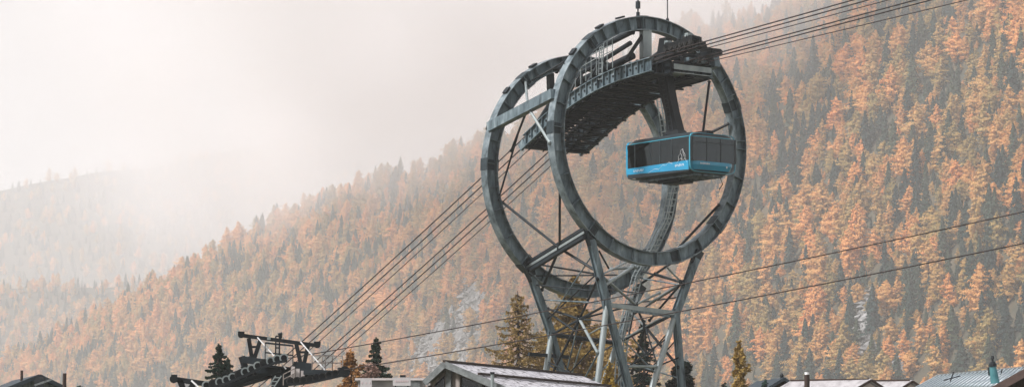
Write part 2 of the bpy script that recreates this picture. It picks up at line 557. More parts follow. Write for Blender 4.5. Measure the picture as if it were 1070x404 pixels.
# --- ladder tower that follows the rear ring on the right and runs to the ground
pts = [PN(693, 100, NR + 1.2), PN(700, 150, NR + 1.2), PN(706, 195, NR + 1.2), PN(699, 228, NR + 1.2), PN(686, 256, NR + 1.2), PN(668, 288, NR + 1.2), PN(660, 318, NR + 1.2),
       PN(653, 350, NR + 1.2), PN(649, 404, NR + 1.2)]
pts.append(Vector((pts[-1].x, pts[-1].y, .1)))
mb = MB()
for off in (-.26, .26):
    mb.tube([p + HX * off for p in pts], .045, 6)
    mb.tube([p + HX * off - NX * .4 for p in pts], .045, 6)
for i in range(len(pts) - 1):
    L_ = (pts[i + 1] - pts[i]).length
    k = max(1, int(L_ / .38))
    for j in range(k):
        p = MID(pts[i], pts[i + 1], j / k)
        q = MID(pts[i], pts[i + 1], (j + 1) / k)
        mb.beam(p - HX * .26, p + HX * .26, .07, .07)
        if j % 2 == 0:
            mb.beam(p - HX * .26, q + HX * .26, .04, .04)
        mb.beam(p - HX * .26, p - HX * .26 - NX * .4, .04, .04)
mb.build('ladder', STEEL_L, tower)
# ------------------------------------------------------------------ saddle
# slope changes from steep at the rear to shallow at the front


def saddle_z(n):
    """height of the rope track above O.z at position n along the line"""
    d = 1 - n
    if d <= 0:
        return 4.55 - .075 * d
    if d > 9.2:
        return 4.55 - (.075 * 9.2 + .0225 * 84.64) - .489 * (d - 9.2)
    return 4.55 - .075 * d - .0225 * d * d


NS0, NS1 = -9.9, 3.3
saddle = MB()
SN = [NS0 + (NS1 - NS0) * i / 26 for i in range(27)]


def strip(mb, hs, z0, z1, ns=SN, th=.05):
    """upright curved plate in the plane H = hs"""
    vs, fs = [], []
    for n in ns:
        z = saddle_z(n)
        for hh, zz in ((hs - th, z + z0), (hs + th, z + z0), (hs + th, z + z1), (hs - th, z + z1)):
            vs.append(T(hh, n, zz))
    k = len(ns)
    for i in range(k - 1):
        for q in range(4):
            q2 = (q + 1) % 4
            fs.append((i * 4 + q, i * 4 + q2, (i + 1) * 4 + q2, (i + 1) * 4 + q))
    fs.append((0, 3, 2, 1))
    fs.append(((k - 1) * 4, (k - 1) * 4 + 1, (k - 1) * 4 + 2, (k - 1) * 4 + 3))
    mb.add(vs, fs)


def girder(hs, mat, stiff_side):
    mb = MB()
    strip(mb, hs, -.78, 0, th=.025)
    strip(mb, hs, 0.003, .06, th=.2)
    strip(mb, hs, -.84, -.783, th=.2)
    for i in range(22):
        n = NS0 + .3 + i * .585
        mb.box(T(hs + stiff_side * .11, n, saddle_z(n) - .39), HX, NX, UP, .15, .04, .75)
    return mb.build('saddle_girder', mat, tower)


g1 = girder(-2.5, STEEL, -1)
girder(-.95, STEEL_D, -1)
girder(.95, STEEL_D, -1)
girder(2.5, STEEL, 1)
# bolts on the near girder
for i in range(21):
    n = NS0 + .6 + i * .585
    MB().box(T(-2.54, n, saddle_z(n) - .36), HX, NX, UP, .06, .12, .12).build('bolt', BLACK, g1)
# deck: open grating on each half, of slats across the line
for h0, h1 in ((-2.5, -.7), (.7, 2.5)):
  mb = MB()
  n = NS0 + .1
  i = 0
  while n < NS1 - .05:
    z = saddle_z(n) - .86
    if (i * 7 + int(h0)) % 11 != 0:
        mb.beam(T(h0, n, z), T(h1, n, z), .16, .07)
    n += .19
    i += 1
  for q in (h0 + .3, h1 - .3):
    strip(mb, q, -.96, -.90, th=.04)
  mb.build('grating', STEEL_D, tower)
mb = MB()
for i in range(14):
    n = NS0 + .4 + i * .98
    if n > .6:
        break
    mb.beam(T(-2.6, n, saddle_z(n) - .98), T(2.6, n, saddle_z(n) - .98), .16, .12)
    n2 = min(n + .98, NS1)
    mb.beam(T(-2.5, n, saddle_z(n) - .96), T(2.5, n2, saddle_z(n2) - .96), .08, .08)
    mb.beam(T(2.5, n, saddle_z(n) - .96), T(-2.5, n2, saddle_z(n2) - .96), .08, .08)
    mb.beam(T(-.8, n, saddle_z(n) - .9), T(.8, n2, saddle_z(n2) - .9), .1, .06)
mb.build('cross_frame', BLACK, tower)
# rope tracks and rollers carried by the girders
ROPES_H = (-2.2, -1.5, -.85, .85, 1.5, 2.2)
for h in ROPES_H:
    mb = MB()
    strip(mb, h, .06, .17, th=.09)
    for i in range(18):
        n = NS0 + .3 + i * .7
        mb.tube([T(h - .13, n, saddle_z(n) + .12), T(h + .13, n, saddle_z(n) + .12)], .14, 10)
    mb.build('rope_shoe', WORN, tower)
# end plates at the front and rear of the saddle
mb = MB()
z = saddle_z(NS1)
mb.box(T(.85, NS1 + .04, z - .36), HX, NX, UP, 3.1, .05, .34).box(T(.85, NS1 - .9, z - .72), HX, NX, UP, 3.1, 1.9, .05)
mb.build('end_plate', STEEL_L, tower)
mb = MB()
mb.beam(T(.8, NS1 - .5, z + .25), T(2.6, NS1 - .5, z + .25), .5, .3)
mb.beam(T(2.75, NS1 - 2.4, z - .1), T(2.75, NS1 + .2, z + .35), .45, .9)
mb.build('end_casting', STEEL, tower)
mb = MB()
for h in (-2.5, 2.5):
    mb.beam(T(h, NS0 - .02, saddle_z(NS0) - .4), T(h, NS0 - .5, saddle_z(NS0) - .75), .2, .5)
mb.beam(T(-2.5, NS0, saddle_z(NS0) - .5), T(2.5, NS0, saddle_z(NS0) - .5), .14, .7)
mb.build('rear_nose', STEEL, tower)
# upper truss that hangs the saddle from the rings, railings, post
mb = MB()
for h in (-2.5, 2.5):
    mb.tube([T(h, -8.6, saddle_z(-8.6)), T(h * .8, -6.4, saddle_z(-6.4) + 1.55), T(h * .7, -3.4, saddle_z(-3.4) + 1.35), T(h * .6, 0, 6.2)], .16, 8)
    for n in (-6.4, -4.6, -2.6):
        mb.tube([T(h, n - .7, saddle_z(n - .7)), T(h * .75, n, saddle_z(n) + 1.45)], .09, 6)
        mb.tube([T(h, n + .8, saddle_z(n + .8)), T(h * .75, n, saddle_z(n) + 1.45)], .09, 6)
mb.build('hanger_truss', STEEL_D, tower)
mb = MB()
mb.tube([T(-1.9, -5.2, saddle_z(-5.2) + .9), T(-1.3, .0, saddle_z(0) + .95)], .24, 12)
mb.build('cable_duct', STEEL_D, tower)
MB().box(T(-.35, .1, 5.9), HX, NX, UP, .7, .4, 2.5).build('hanger_post', STEEL_L, tower)
MB().box(T(2.6, -.1, 5.65), HX, NX, UP, .5, .4, 2.3).build('hanger_post', STEEL_D, tower)
for h, n in ((-2.5, NREAR), (2.5, NREAR)):
    MB().beam(T(h, n, saddle_z(n)), T(h * 1.05, n, ZREAR + math.sqrt(RI ** 2 - (h * 1.05) ** 2)), .4, .36).build('hanger_post', STEEL_D, tower)
MB().tube([T(-.5, .1, 6.9), T(-2.0, .05, 4.95)], .13, 8).build('hanger_strut', BLACK, tower)
# railing of the service walkway above the near girder
mb = MB()
prev = None
for i in range(11):
    n = -5.8 + i * .55
    p = T(-2.75, n, saddle_z(n) + .1)
    mb.beam(p, p + UP * 1.9, .05, .05)
    if prev is not None:
        for q in (1.1, 1.5, 1.9):
            mb.beam(prev + UP * q, p + UP * q, .045, .045)
    prev = p
mb.build('railing', STEEL_L, tower)
# ladder up the near side of the saddle
mb = MB()
p0, p1 = T(-2.6, -1.75, saddle_z(-1.75) - .2), T(-2.4, -1.75, 7.1)
for q in (-.2, .2):
    mb.beam(p0 + NX * q, p1 + NX * q, .05, .05)
for i in range(9):
    p = MID(p0, p1, i / 9)
    mb.beam(p - NX * .2, p + NX * .2, .05, .05)
mb.build('access_ladder', STEEL_L, tower)
# masts on top of the ring
mb = MB()
q = T(-.8, -.1, math.sqrt(64 - .64))
mb.tube([q, q + UP * 3.0], .05, 8).tube([q + UP * .55, q + UP * 1.0], .16, 10).tube([q, q + UP * .3], .12, 10)
mb.build('lightning_mast', STEEL_D, tower)
q = T(1.5, .1, math.sqrt(64 - 2.25))
MB().tube([q, q + UP * 2.6], .04, 6).tube([q, q + UP * .2], .1, 8).build('lightning_mast', STEEL_D, tower)

# ------------------------------------------------------------------ ropes of the ring tower
names = ['leftmost carrying rope of the first group leaving the ring tower', 'middle rope of the left group of three over the ring tower',
         'right rope of the left group of three over the ring tower', 'left rope of the right group of three over the ring tower',
         'middle rope of the right group of three over the ring tower', 'rightmost dark steel rope of the six over the ring tower']


def onH(px, py, h):
    """(n, z) of what is seen at a photo position in the upright plane H = h"""
    c = Vector((0, 0, CAMZ))
    d = ray(px, py)
    t = ((O + HX * h) - c).dot(HX) / d.dot(HX)
    p = c + d * t - O
    return p.dot(NX), p.z


TOPX = (892, 908, 929, 957.5, 973.5, 1011)
LOWX = (334, 343, 352, 372, 380.5, 389)
for i, h in enumerate(ROPES_H):
    pts = []
    # rear span: down to the valley station
    n0, z0 = NS0, saddle_z(NS0) + .2
    nl, zl = onH(LOWX[i], 340, h)
    k0 = (z0 - zl) / (n0 - nl)
    print('rear', i, round(nl, 1), round(k0, 3))
    s_max = (zl + O.z) / k0 + (n0 - nl) - 1.5
    for j in range(17):
        s_ = (1 - j / 16) * s_max
        sag = .0006 * s_ * (s_ - (n0 - nl))
        pts.append(T(h, n0 - s_, z0 - k0 * s_ + sag))
    for n in SN[1:]:
        pts.append(T(h, n, saddle_z(n) + .2))
    n1, z1 = NS1, saddle_z(NS1) + .2
    nt_, zt2 = onH(TOPX[i], 0, h)
    k1 = (zt2 - z1) / (nt_ - n1)
    print('front', i, round(nt_, 1), round(k1, 3))
    for j in range(1, 25):
        s_ = j / 24 * 105
        pts.append(T(h, n1 + s_, z1 + k1 * s_ + .0001 * s_ * (s_ - (nt_ - n1))))
    rr = .040 if i in (0, 1, 3, 4) else .028
    mb = MB().tube(pts, rr, 6)
    o = mb.build('cable', CABLE)
    tag(recentre(o), names[i], 'cable', 'six steel ropes running over the ring tower')

# ------------------------------------------------------------------ cable car
nc = 2.35
carz_top = -.62
cc = T(.15, nc, 0)
CL, CW, CH = 6.45, 3.75, 2.55          # length along N, width along H, height
ztop = onN(724, 137, nc + CL / 2)[1]
cabc = T(.55, nc + .1, ztop - CH / 2)
cab = thing('cable_car', 'blue and black aerial cable car cabin hanging by a black arm inside the front ring', 'cable car', cabc - UP * CH / 2)


def sup(t, w, h, p=5.0):
    c, s = math.cos(t), math.sin(t)
    return (math.copysign(abs(c) ** (2 / p), c) * w / 2, math.copysign(abs(s) ** (2 / p), s) * h / 2)


def cp(h, n, z):
    return cabc + HX * h + NX * n + UP * z


def body_half(n):
    """width factor of the cabin at position n: ends bulge gently and round off"""
    e = abs(n) / (CL / 2)
    return 1 - .05 * e ** 4


def shell(z0, z1, inset0, inset1, mat, name, steps=1, grow=0.0, cap=True):
    """rounded-rectangle band of the cabin between two heights"""
    mb = MB()
    K = 48
    rings = []
    for i in range(steps + 1):
        z = z0 + (z1 - z0) * i / steps
        ins = inset0 + (inset1 - inset0) * i / steps
        rr = []
        for k in range(K):
            t = 2 * math.pi * (k + .5) / K
            x, y = sup(t, CW - 2 * ins + grow, CL - 2 * ins + grow, 8)
            rr.append(cp(x, y, z))
        rings.append(rr)
    vs = [p for r_ in rings for p in r_]
    fs = []
    for i in range(steps):
        for k in range(K):
            k2 = (k + 1) % K
            fs.append((i * K + k, i * K + k2, (i + 1) * K + k2, (i + 1) * K + k))
    if cap:
        fs.append(tuple(range(K))[::-1])
        fs.append(tuple(steps * K + k for k in range(K)))
    mb.add(vs, fs)
    return mb.build(name, mat, cab)


HZ = CH / 2
floor = shell(-HZ + .02, -HZ + .2, .34, .14, DARKP, 'floor_pan')
skirt = shell(-HZ + .203, -HZ + .5, .15, .02, BLUE, 'lower_skirt', steps=4)
band = shell(-HZ + .503, -HZ + .72, .012, 0, BLUE, 'blue_band', steps=2)
q0, q1 = -CL / 2 + .22, CL / 2 - .22
MB().hexa([cp(-CW / 2 - .03, q0, -HZ + .34), cp(-CW / 2 - .03, q1, -HZ + .16), cp(-CW / 2 + .06, q1, -HZ + .16), cp(-CW / 2 + .06, q0, -HZ + .34),
           cp(-CW / 2 - .03, q0, -HZ + .72), cp(-CW / 2 - .03, q1, -HZ + .74), cp(-CW / 2 + .06, q1, -HZ + .74), cp(-CW / 2 + .06, q0, -HZ + .72)]).build('side_stripe', BLUE_S, cab)
roof = shell(HZ - .26, HZ - .02, 0.01, .22, DARKP, 'roof', steps=3)
shell(HZ - .31, HZ - .263, 0.0, 0.0, BLUE_L, 'roof_edge')
# dark lower half of the long side (black skirt under the blue stripe)
mb = MB()
mb.box(cp(-CW / 2 + .02, 0, -HZ + .24), NX, HX, UP, CL - .44, .06, .34)
mb.build('side_sill', DARKP, cab)
# light blue corner frame round the near end and a darker one at the far end


def end_frame(n, mat, w, name='end_frame'):
    mb = MB()
    K = 48
    vs, fs = [], []
    for k in range(K):
        t = 2 * math.pi * (k + .5) / K
        x, z = sup(t, CW + .03, CH - .08, 8)
        x2, z2 = x * .975, z * .968
        for nn, a_, b_ in ((n - w / 2, x2, z2), (n - w / 2, x, z), (n + w / 2, x * .992, z * .99), (n + w / 2, x2, z2)):
            vs.append(cp(a_, nn, b_))
    for k in range(K):
        k2 = (k + 1) % K
        for q in range(4):
            q2 = (q + 1) % 4
            fs.append((k * 4 + q, k * 4 + q2, k2 * 4 + q2, k2 * 4 + q))
    mb.add(vs, fs)
    return mb.build(name, mat, cab)


end_frame(CL / 2 - .14, BLUE_L, .07)
end_frame(-CL / 2 + .14, BLUE, .16)
wz0, wz1 = -HZ + .72, HZ - .31
wzc, wzh = (wz0 + wz1) / 2, wz1 - wz0
# long side windows (both sides) with thin mullions, end windows in three
for sd_ in (-1, 1):
    cuts = [-CL / 2 + .2, -2.3, -.75, .2, 1.35, CL / 2 - .22]
    for a_, b_ in zip(cuts[:-1], cuts[1:]):
        MB().box(cp(sd_ * (CW / 2 - .03), (a_ + b_) / 2, wzc), NX, HX, UP, b_ - a_ - .05, .03, wzh).build('side_window', CABGLASS, cab)
    mb = MB()
    for a_ in cuts:
        mb.box(cp(sd_ * (CW / 2 - .03), a_, wzc), NX, HX, UP, .07, .06, wzh)
    mb.build('mullion', DARKP, cab)
for se in (-1, 1):
    for k in range(3):
        x = (k - 1) * (CW - .3) / 3
        MB().box(cp(x, se * (CL / 2 - .03), wzc), HX, NX, UP, (CW - .3) / 3 - .06, .03, wzh).build('end_window', CABGLASS, cab)
    mb = MB()
    for x in (-.5, .5):
        mb.box(cp(x * (CW - .3) / 1.5 * .5, se * (CL / 2 - .025), wzc), HX, NX, UP, .06, .06, wzh)
    mb.box(cp(0, se * (CL / 2 - .02), wz1 - .35), HX, NX, UP, CW - .4, .05, .04)
    for x in (-1, 1):
        mb.box(cp(x * (CW / 2 - .1), se * (CL / 2 - .1), wzc), HX, NX, UP, .16, .16, wzh)
    mb.build('mullion', DARKP, cab)
# interior: posts, grab rails, control cabinet, dark floor seen through the glass
mb = MB()
for n in (-2.2, -.7, .7, 2.2):
    mb.tube([cp(-.1, n, -HZ + .9), cp(-.1, n, HZ - .3)], .04, 6)
mb.beam(cp(-.9, -2.8, HZ - .55), cp(-.9, 2.8, HZ - .55), .05).beam(cp(.9, -2.8, HZ - .55), cp(.9, 2.8, HZ - .55), .05)
mb.build('grab_rail', STEEL_L, cab)
MB().box(cp(.6, .8, -.1), HX, NX, UP, .9, 1.3, 1.7).build('control_cabinet', DARKP, cab)
MB().box(cp(-.6, -.1, -.0), HX, NX, UP, .5, .5, 1.6).build('control_cabinet', DARKP, cab)
# underside frame
mb = MB()
for i in range(9):
    n = -2.6 + i * .65
    mb.beam(cp(-1.2, n, -HZ - .05), cp(1.2, n, -HZ - .05), .09, .14)
for h in (-1.15, -.4, .4, 1.15):
    mb.beam(cp(h, -2.7, -HZ - .08), cp(h, 2.7, -HZ - .08), .1, .12)
mb.build('underframe', STEEL, cab)
mb = MB()
mb.box(cp(.1, -.4, -HZ - .22), HX, NX, UP, 1.0, 1.8, .22).tube([cp(-.8, -1.2, -HZ - .2), cp(-.8, .8, -HZ - .2)], .1, 8)
mb.tube([cp(1.35, 2.2, -HZ - .0), cp(1.42, 2.4, -HZ - .5), cp(1.3, 2.2, -HZ - .85)], .035, 6)
mb.build('underside_gear', STEEL_D, cab)
# writing and line drawing on the side: thin white strokes
WH = (-CW / 2 - .032)


def stroke(pl, w=.035, h=WH):
    mb = MB()
    for a_, b_ in zip(pl[:-1], pl[1:]):
        mb.beam(cp(h, a_[0], a_[1]), cp(h, b_[0], b_[1]), .012, w, up=HX if False else UP)
    return mb


def strokes(lines, name, w=.035):
    mb = MB()
    for pl in lines:
        for a_, b_ in zip(pl[:-1], pl[1:]):
            mb.tube([cp(WH, a_[0], a_[1]), cp(WH, b_[0], b_[1])], w / 2, 4)
    return mb.build(name, WHITE, cab)


# lone white peak outline with inner facets near the front, and a low ridge line behind it
strokes([[(1.85, -0.65), (2.06, -0.46), (2.03, -0.24), (2.21, -0.05), (2.28, 0.14), (2.46, 0.22), (2.54, 0.01), (2.69, -0.17), (2.67, -0.39), (2.85, -0.64)],
         [(2.21, -0.05), (2.35, -0.14), (2.39, -0.35), (2.28, -0.53)], [(2.46, 0.22), (2.49, -0.06), (2.60, -0.28)], [(2.06, -0.46), (2.28, -0.35), (2.49, -0.50), (2.67, -0.39)]], 'peak_drawing', .018)
strokes([[(-.9, -1.0), (-.3, -.8), (.1, -.86), (.5, -.62), (.8, -.68), (1.1, -.5), (1.45, -.62)]], 'ridge_drawing', .02)
for n_, zc, cnt in ((-2.35, -HZ + .52, 8), (1.75, -HZ + .5, 7)):
    mb = MB()
    for k in range(cnt):
        hgt = (.16, .12, .12, .16, .12, .12, .14, .12)[k]
        x = n_ + k * .13
        mb.box(cp(WH - .01, x, zc), NX, HX, UP, .03, .012, hgt)
        mb.box(cp(WH - .01, x + .03, zc + (.04 if k % 2 else -.05)), NX, HX, UP, .06, .012, .03)
    mb.build('lettering', WHITE, cab)
mb = MB()
for k in range(9):
    mb.box(cp(-1.1 + k * .09, CL / 2 + .005, -HZ + .58), HX, NX, UP, .05, .012, (.1, .08, .07)[k % 3])
mb.build('lettering', WHITE, cab)
MB().box(cp(1.05, CL / 2 + .005, -HZ + .45), HX, NX, UP, .1, .012, .12).build('emblem', WHITE, cab)
# roof rails and the suspension arm with the carriage
mb = MB()
mb.beam(cp(0, -1.2, HZ + .08), cp(0, 2.9, HZ + .08), .5, .2)
mb.beam(cp(-1.1, -.3, HZ + .06), cp(1.1, -.3, HZ + .06), .3, .16)
mb.beam(cp(0, 0, HZ + .15), cp(0, 2.2, HZ + .15), .3, .12)
mb.build('roof_beam', BLACK, cab)
atop = PN(690.5, 52, 1.4)
atop = T(-.0, onN(690.5, 52, 0)[0] * 0 + 1.25, (atop - O).z)
prof = [(cp(-.2, -.15, HZ + .1), 1.1, 1.6), (cp(-.2, -.25, HZ + .5), .6, 1.05), (cp(-.3, -.42, HZ + 1.6), .55, .82), (cp(-.45, -.75, HZ + 3.1), .6, .92), (atop + NX * .25 - UP * .6, .6, .85), (atop + NX * .45 + UP * .72, .5, .7)]
mb = MB()
for (p, w_, l_), (p2, w2_, l2_) in zip(prof[:-1], prof[1:]):
    q = [(-1, -1), (1, -1), (1, 1), (-1, 1)]
    mb.hexa([p + HX * (x * w_ / 2) + NX * (y * l_ / 2) for x, y in q] + [p2 + HX * (x * w2_ / 2) + NX * (y * l2_ / 2) for x, y in q])
arm = mb.build('suspension_arm', BLACK, cab)
# rungs up the arm
mb = MB()
for i in range(16):
    p = MID(prof[1][0], prof[4][0], i / 16) - HX * .4
    mb.beam(p - NX * .18, p + NX * .18, .04, .04)
for s_ in (-.18, .18):
    mb.beam(prof[1][0] - HX * .4 + NX * s_, prof[4][0] - HX * .4 + NX * s_, .04, .04)
mb.build('rung_ladder', STEEL_D, arm)
zr = lambda n: saddle_z(min(n, NS1)) + .2 + max(0, n - NS1) * .08
car = MB()
n_a, n_b = .4, 3.9
for h in (-2.2, -1.5, 1.5, 2.2):
    na_, nb_ = (4.1, 6.9) if h < 0 else (.6, 4.6)
    car.beam(T(h, na_, zr(na_) + .36), T(h, nb_, zr(nb_) + .36), .12, .26)
car.beam(T(0, 1.2, zr(1.2) + .5), T(0, 5.4, zr(5.4) + .5), .4, .3)
for n, h0, h1 in ((1.3, 0, 2.25), (2.6, 0, 2.25), (4.4, -2.25, 2.25), (5.5, -2.25, 0), (6.6, -2.25, -1.4)):
    car.beam(T(h0, n, zr(n) + .48), T(h1, n, zr(n) + .48), .2, .2)
carriage = car.build('carriage', BLACK, cab)
for h in (-1.85, 1.85):
    for i in range(6):
        n = (4.3 if h < 0 else .9) + i * .48
        mb = MB()
        for o2 in (-.35, .35):
            mb = MB()
            mb.tube([T(h + o2 - .06, n, zr(n) + .24), T(h + o2 + .06, n, zr(n) + .24)], .21, 14)
            mb.tube([T(h + o2 - .09, n, zr(n) + .24), T(h + o2 + .09, n, zr(n) + .24)], .08, 8)
            mb.build('wheel', WORN, carriage)
# frosted gear on top of the carriage
for i in range(8):
    h = (-1.9, -1.2, 1.7, .2, -1.6, 1.9, -2.1, 1.0)[i]
    n = (4.2, 4.8, 1.6, 4.5, 5.6, 3.2, 6.4, 4.2)[i]
    MB().box(T(h, n, zr(n) + .66), HX, NX, UP, .35, .3, .22 + .06 * (i % 3)).tube([T(h - .25, n, zr(n) + .6), T(h + .25, n, zr(n) + .6)], .09, 8).build('brake_gear', STEEL_L if i % 3 == 0 else WORN, carriage)

# ------------------------------------------------------------------ the two lower ropes and the sheave tower
YT = 132.0


def rope_between(p, q, sag, r, label, grp):
    pts = []
    for i in range(41):
        t = i / 40
        x = MID(p, q, t)
        pts.append(x - UP * (sag * 4 * t * (1 - t)))
    o = MB().tube(pts, r, 6).build('cable', CABLE)
    return tag(recentre(o), label, 'cable', grp)


e1 = at(300, 374, YT + 1.5)
e2 = at(356, 386.5, YT - 1.5)
r1 = at(1400, 146, 96)
r2 = at(1400, 183, 92)
rope_between(e1, r1, .32, .024, 'upper of the two thin haul ropes crossing low in front of the tower legs', 'thin haul ropes of the small sheave tower')
rope_between(e2, r2, .30, .024, 'lower of the two thin haul ropes crossing low in front of the tower legs', 'thin haul ropes of the small sheave tower')

gt_base = at(296, 404, YT)
gt = thing('sheave_tower', 'black ropeway tower head with wheel trains and portal frames at lower left', 'ropeway tower', Vector((gt_base.x, gt_base.y, 0)))
GX = Vector((math.cos(R(8)), math.sin(R(8)), 0))
GY = Vector((-math.sin(R(8)), math.cos(R(8)), 0))


def G(px, py, dy=0.0):
    return at(px, py, YT + dy)


def gm(name, lst, mat, parent=gt):
    mb = MB()
    for a, b, w, h in lst:
        mb.beam(a, b, w, h)
    return mb.build(name, mat, parent)


# main mast: square tapered column
mb = MB()
mb.beam(Vector((gt_base.x, gt_base.y, 0)), G(292, 389), 1.3, 1.3, up=GY, w2=.7, h2=.8)
mb.build('mast', STEEL_D, gt)
# heavy cross head
gm('cross_head', [(G(268, 386), G(346, 390), .5, .3), (G(285, 388, .5), G(320, 391, .5), .7, .5), (G(253, 375), G(278, 378.5), .4, .3), (G(307, 382), G(326, 384), .7, .4)], STEEL_D)
gm('cross_head', [(G(252.5, 372), G(257, 386), .22, .3)], BLACK)
# portal frame (lifting frame) 1
gm('portal_beam', [(G(253, 350), G(331, 360.5), .18, .17)], BLACK)
for x, y in ((252, 349.5), (331.5, 360)):
    MB().tube([G(x, y, -.3), G(x, y, .3)], .15, 12).box(G(x, y - 1.8), GX, GY, UP, .3, .2, .16).build('end_roller', BLACK, gt)
MB().box(G(293, 350.5), GX, GY, UP, .16, .14, .22).tube([G(293, 356), G(293, 350)], .05, 6).tube([G(290.5, 349), G(295, 347.5)], .06, 6).build('beacon', BLACK, gt)
MB().box(G(281, 353.2, -.13), GX, GY, UP, .16, .04, .12).build('plate', STEEL_L, gt)
for (t1, t2, bx, by, tx) in ((260, 272, 264.5, 375, 353), (309.5, 322, 316, 383, 358.5)):
    gm('portal_leg', [(G(t1, tx), G(bx - 1, by), .16, .18), (G(t2, tx + 2), G(bx + 1, by), .16, .18), (G(t1 + 1.5, tx + 9), G(t2 - 1.5, tx + 9), .1, .1)], BLACK)
gm('stay', [(G(269, 352, -.2), G(299, 385, -.6), .045, .05)], WHITE)
gm('stay', [(G(314, 356.5, -.2), G(343, 390, -.6), .045, .05)], WHITE)
gm('stay', [(G(261, 372, .3), G(252, 384, .3), .08, .08)], BLACK)
# portal frame 2, lower left
gm('portal_beam', [(G(181, 395.5), G(222, 401.5), .2, .24)], BLACK)
MB().tube([G(181.5, 395.5, -.3), G(181.5, 395.5, .3)], .19, 12).box(G(182, 392.5), GX, GY, UP, .28, .2, .14).build('end_roller', BLACK, gt)
gm('portal_leg', [(G(188, 397), G(194, 412), .2, .26), (G(203, 399), G(196, 412), .2, .26)], BLACK)
gm('stay', [(G(200, 397, -.2), G(214, 410, -.3), .06, .07)], WHITE)
gm('boom', [(G(190, 412), G(240, 404), .3, .3), (G(240, 404), G(283, 391), .3, .32), (G(262, 383, 1.2), G(215, 401, 1.2), .18, .16)], BLACK)
# wheel trains: curved row of sheaves climbing to the right, and the row under the right arm


def sheave(p, rad, parent, rim):
    mb = MB()
    ax = (GY * .94 + GX * -.1).normalized()
    K = 18
    mb.tube([p - ax * .05, p + ax * .05], rad, K)
    o = mb.build('sheave', BLACK, parent)
    # paler rim on one face
    mb = MB()
    u = ax.cross(UP).normalized()
    w = u.cross(ax)
    vs, fs = [], []
    for k in range(K):
        t = 2 * math.pi * k / K
        e = u * math.cos(t) + w * math.sin(t)
        for rr_, dd in ((rad * .72, -.075), (rad * 1.04, -.075), (rad * 1.04, -.04), (rad * .72, -.04)):
            vs.append(p + e * rr_ + ax * dd)
    for k in range(K):
        k2 = (k + 1) % K
        for q in range(4):
            q2 = (q + 1) % 4
            fs.append((k * 4 + q, k * 4 + q2, k2 * 4 + q2, k2 * 4 + q))
    mb.add(vs, fs)
    mb.build('rim', rim, o)
    return o


def train(path, cnt, rad, rim_of, off=0):
    mb = MB()
    for a, b in zip(path[:-1], path[1:]):
        mb.beam(a + GY * .2, b + GY * .2, .08, .15)
        mb.beam(a - GY * .18 - UP * .16, b - GY * .18 - UP * .16, .06, .12)
    fr = mb.build('sheave_frame', BLACK, gt)
    tot = sum((b - a).length for a, b in zip(path[:-1], path[1:]))
    for i in range(cnt):
        s_ = tot * (i + .5) / cnt
        for a, b in zip(path[:-1], path[1:]):
            l_ = (b - a).length
            if s_ <= l_:
                p = MID(a, b, s_ / l_)
                break
            s_ -= l_
        sheave(p, rad, fr, rim_of(i))


train([G(212, 403, -.9), G(235, 397, -.9), G(254, 389, -.9), (G(272, 380.5, -.9)), G(288, 375, -.9), G(300, 373, -.9)], 13, .2, lambda i: (WORN if i % 4 == 1 else STEEL_L))
train([G(300, 398, -1.5), G(322, 396, -1.5), G(345, 391, -1.5), G(360, 387.5, -1.5)], 9, .17, lambda i: WORN)
train([G(226, 404, .9), G(258, 392, .9), G(280, 384, .9)], 7, .18, lambda i: WORN)
MB().tube([G(360, 388, -1.7), G(360, 388, -1.2)], .26, 16).box(G(357, 387), GX, GY, UP, .35, .5, .3).build('end_sheave', BLACK, gt)
gm('sheave_arm', [(G(318, 388.5, -1), G(354, 389.5, -1.2), .4, .22), (G(300, 392), G(345, 392, -1), .3, .2)], STEEL_D)
gm('sheave_arm', [(G(228, 409, -.4), G(262, 395, -.4), .25, .2), (G(262, 395, -.4), G(293, 386, -.4), .25, .2)], STEEL_D)
# service platform railings


def rail(pp, h, name, mat=STEEL_D, step=.45, r=.022):
    mb = MB()
    for a, b in zip(pp[:-1], pp[1:]):
        k = max(1, int((b - a).length / step))
        for j in range(k + 1):
            p = MID(a, b, j / k)
            mb.beam(p, p + UP * h, r * 2, r * 2)
        for q in (1, .55):
            mb.beam(a + UP * h * q, b + UP * h * q, r * 2, r * 2)
    return mb.build(name, mat, gt)


rail([G(277, 380, -.4), G(306, 383, -.4)], .95, 'railing')
rail([G(277, 380, .8), G(306, 383, .8)], 1.0, 'railing')
rail([G(288, 378, .2), G(292, 378, .2)], 1.2, 'railing', BLACK, .1, .03)
rail([G(326, 387, .6), G(358, 388, .4)], .72, 'railing', WOOD)
rail([G(326, 387, -.8), G(340, 388, -.8)], .7, 'railing', WOOD)
gm('platform', [(G(276, 382, .2), G(308, 385, .2), 1.4, .08), (G(322, 389, 0), G(358, 390, 0), 1.3, .08)], STEEL_D)
gm('ladder', [(G(288, 392, -1), G(275, 412, -1), .05, .05), (G(294, 392, -1), G(281, 412, -1), .05, .05)] + [(G(287 - i * 2.6, 394 + i * 4, -1), G(293 - i * 2.6, 394 + i * 4, -1), .04, .04) for i in range(5)], STEEL_L)
mb = MB()
for k in range(3):
    mb.box(G(306 + k * 5, 389 + k, -.8), GX, GY, UP, .16, .4, .55 - .1 * k)
mb.build('hydraulic_box', PALEWALL, gt)
rail([G(296, 402, -1.1), G(308, 396, -1.1)], .5, 'railing', WOOD)


# ------------------------------------------------------------------ buildings
def quad_prism(mb, pts, thick):
    """flat slab whose top face is the polygon pts, thickened straight down"""
    k = len(pts)
    vs = [Vector(p) for p in pts] + [Vector(p) - UP * thick for p in pts]
    fs = [tuple(range(k)), tuple(range(2 * k - 1, k - 1, -1))]
    for i in range(k):
        j = (i + 1) % k
        fs.append((i, i + k, j + k, j))
    return mb.add(vs, fs)


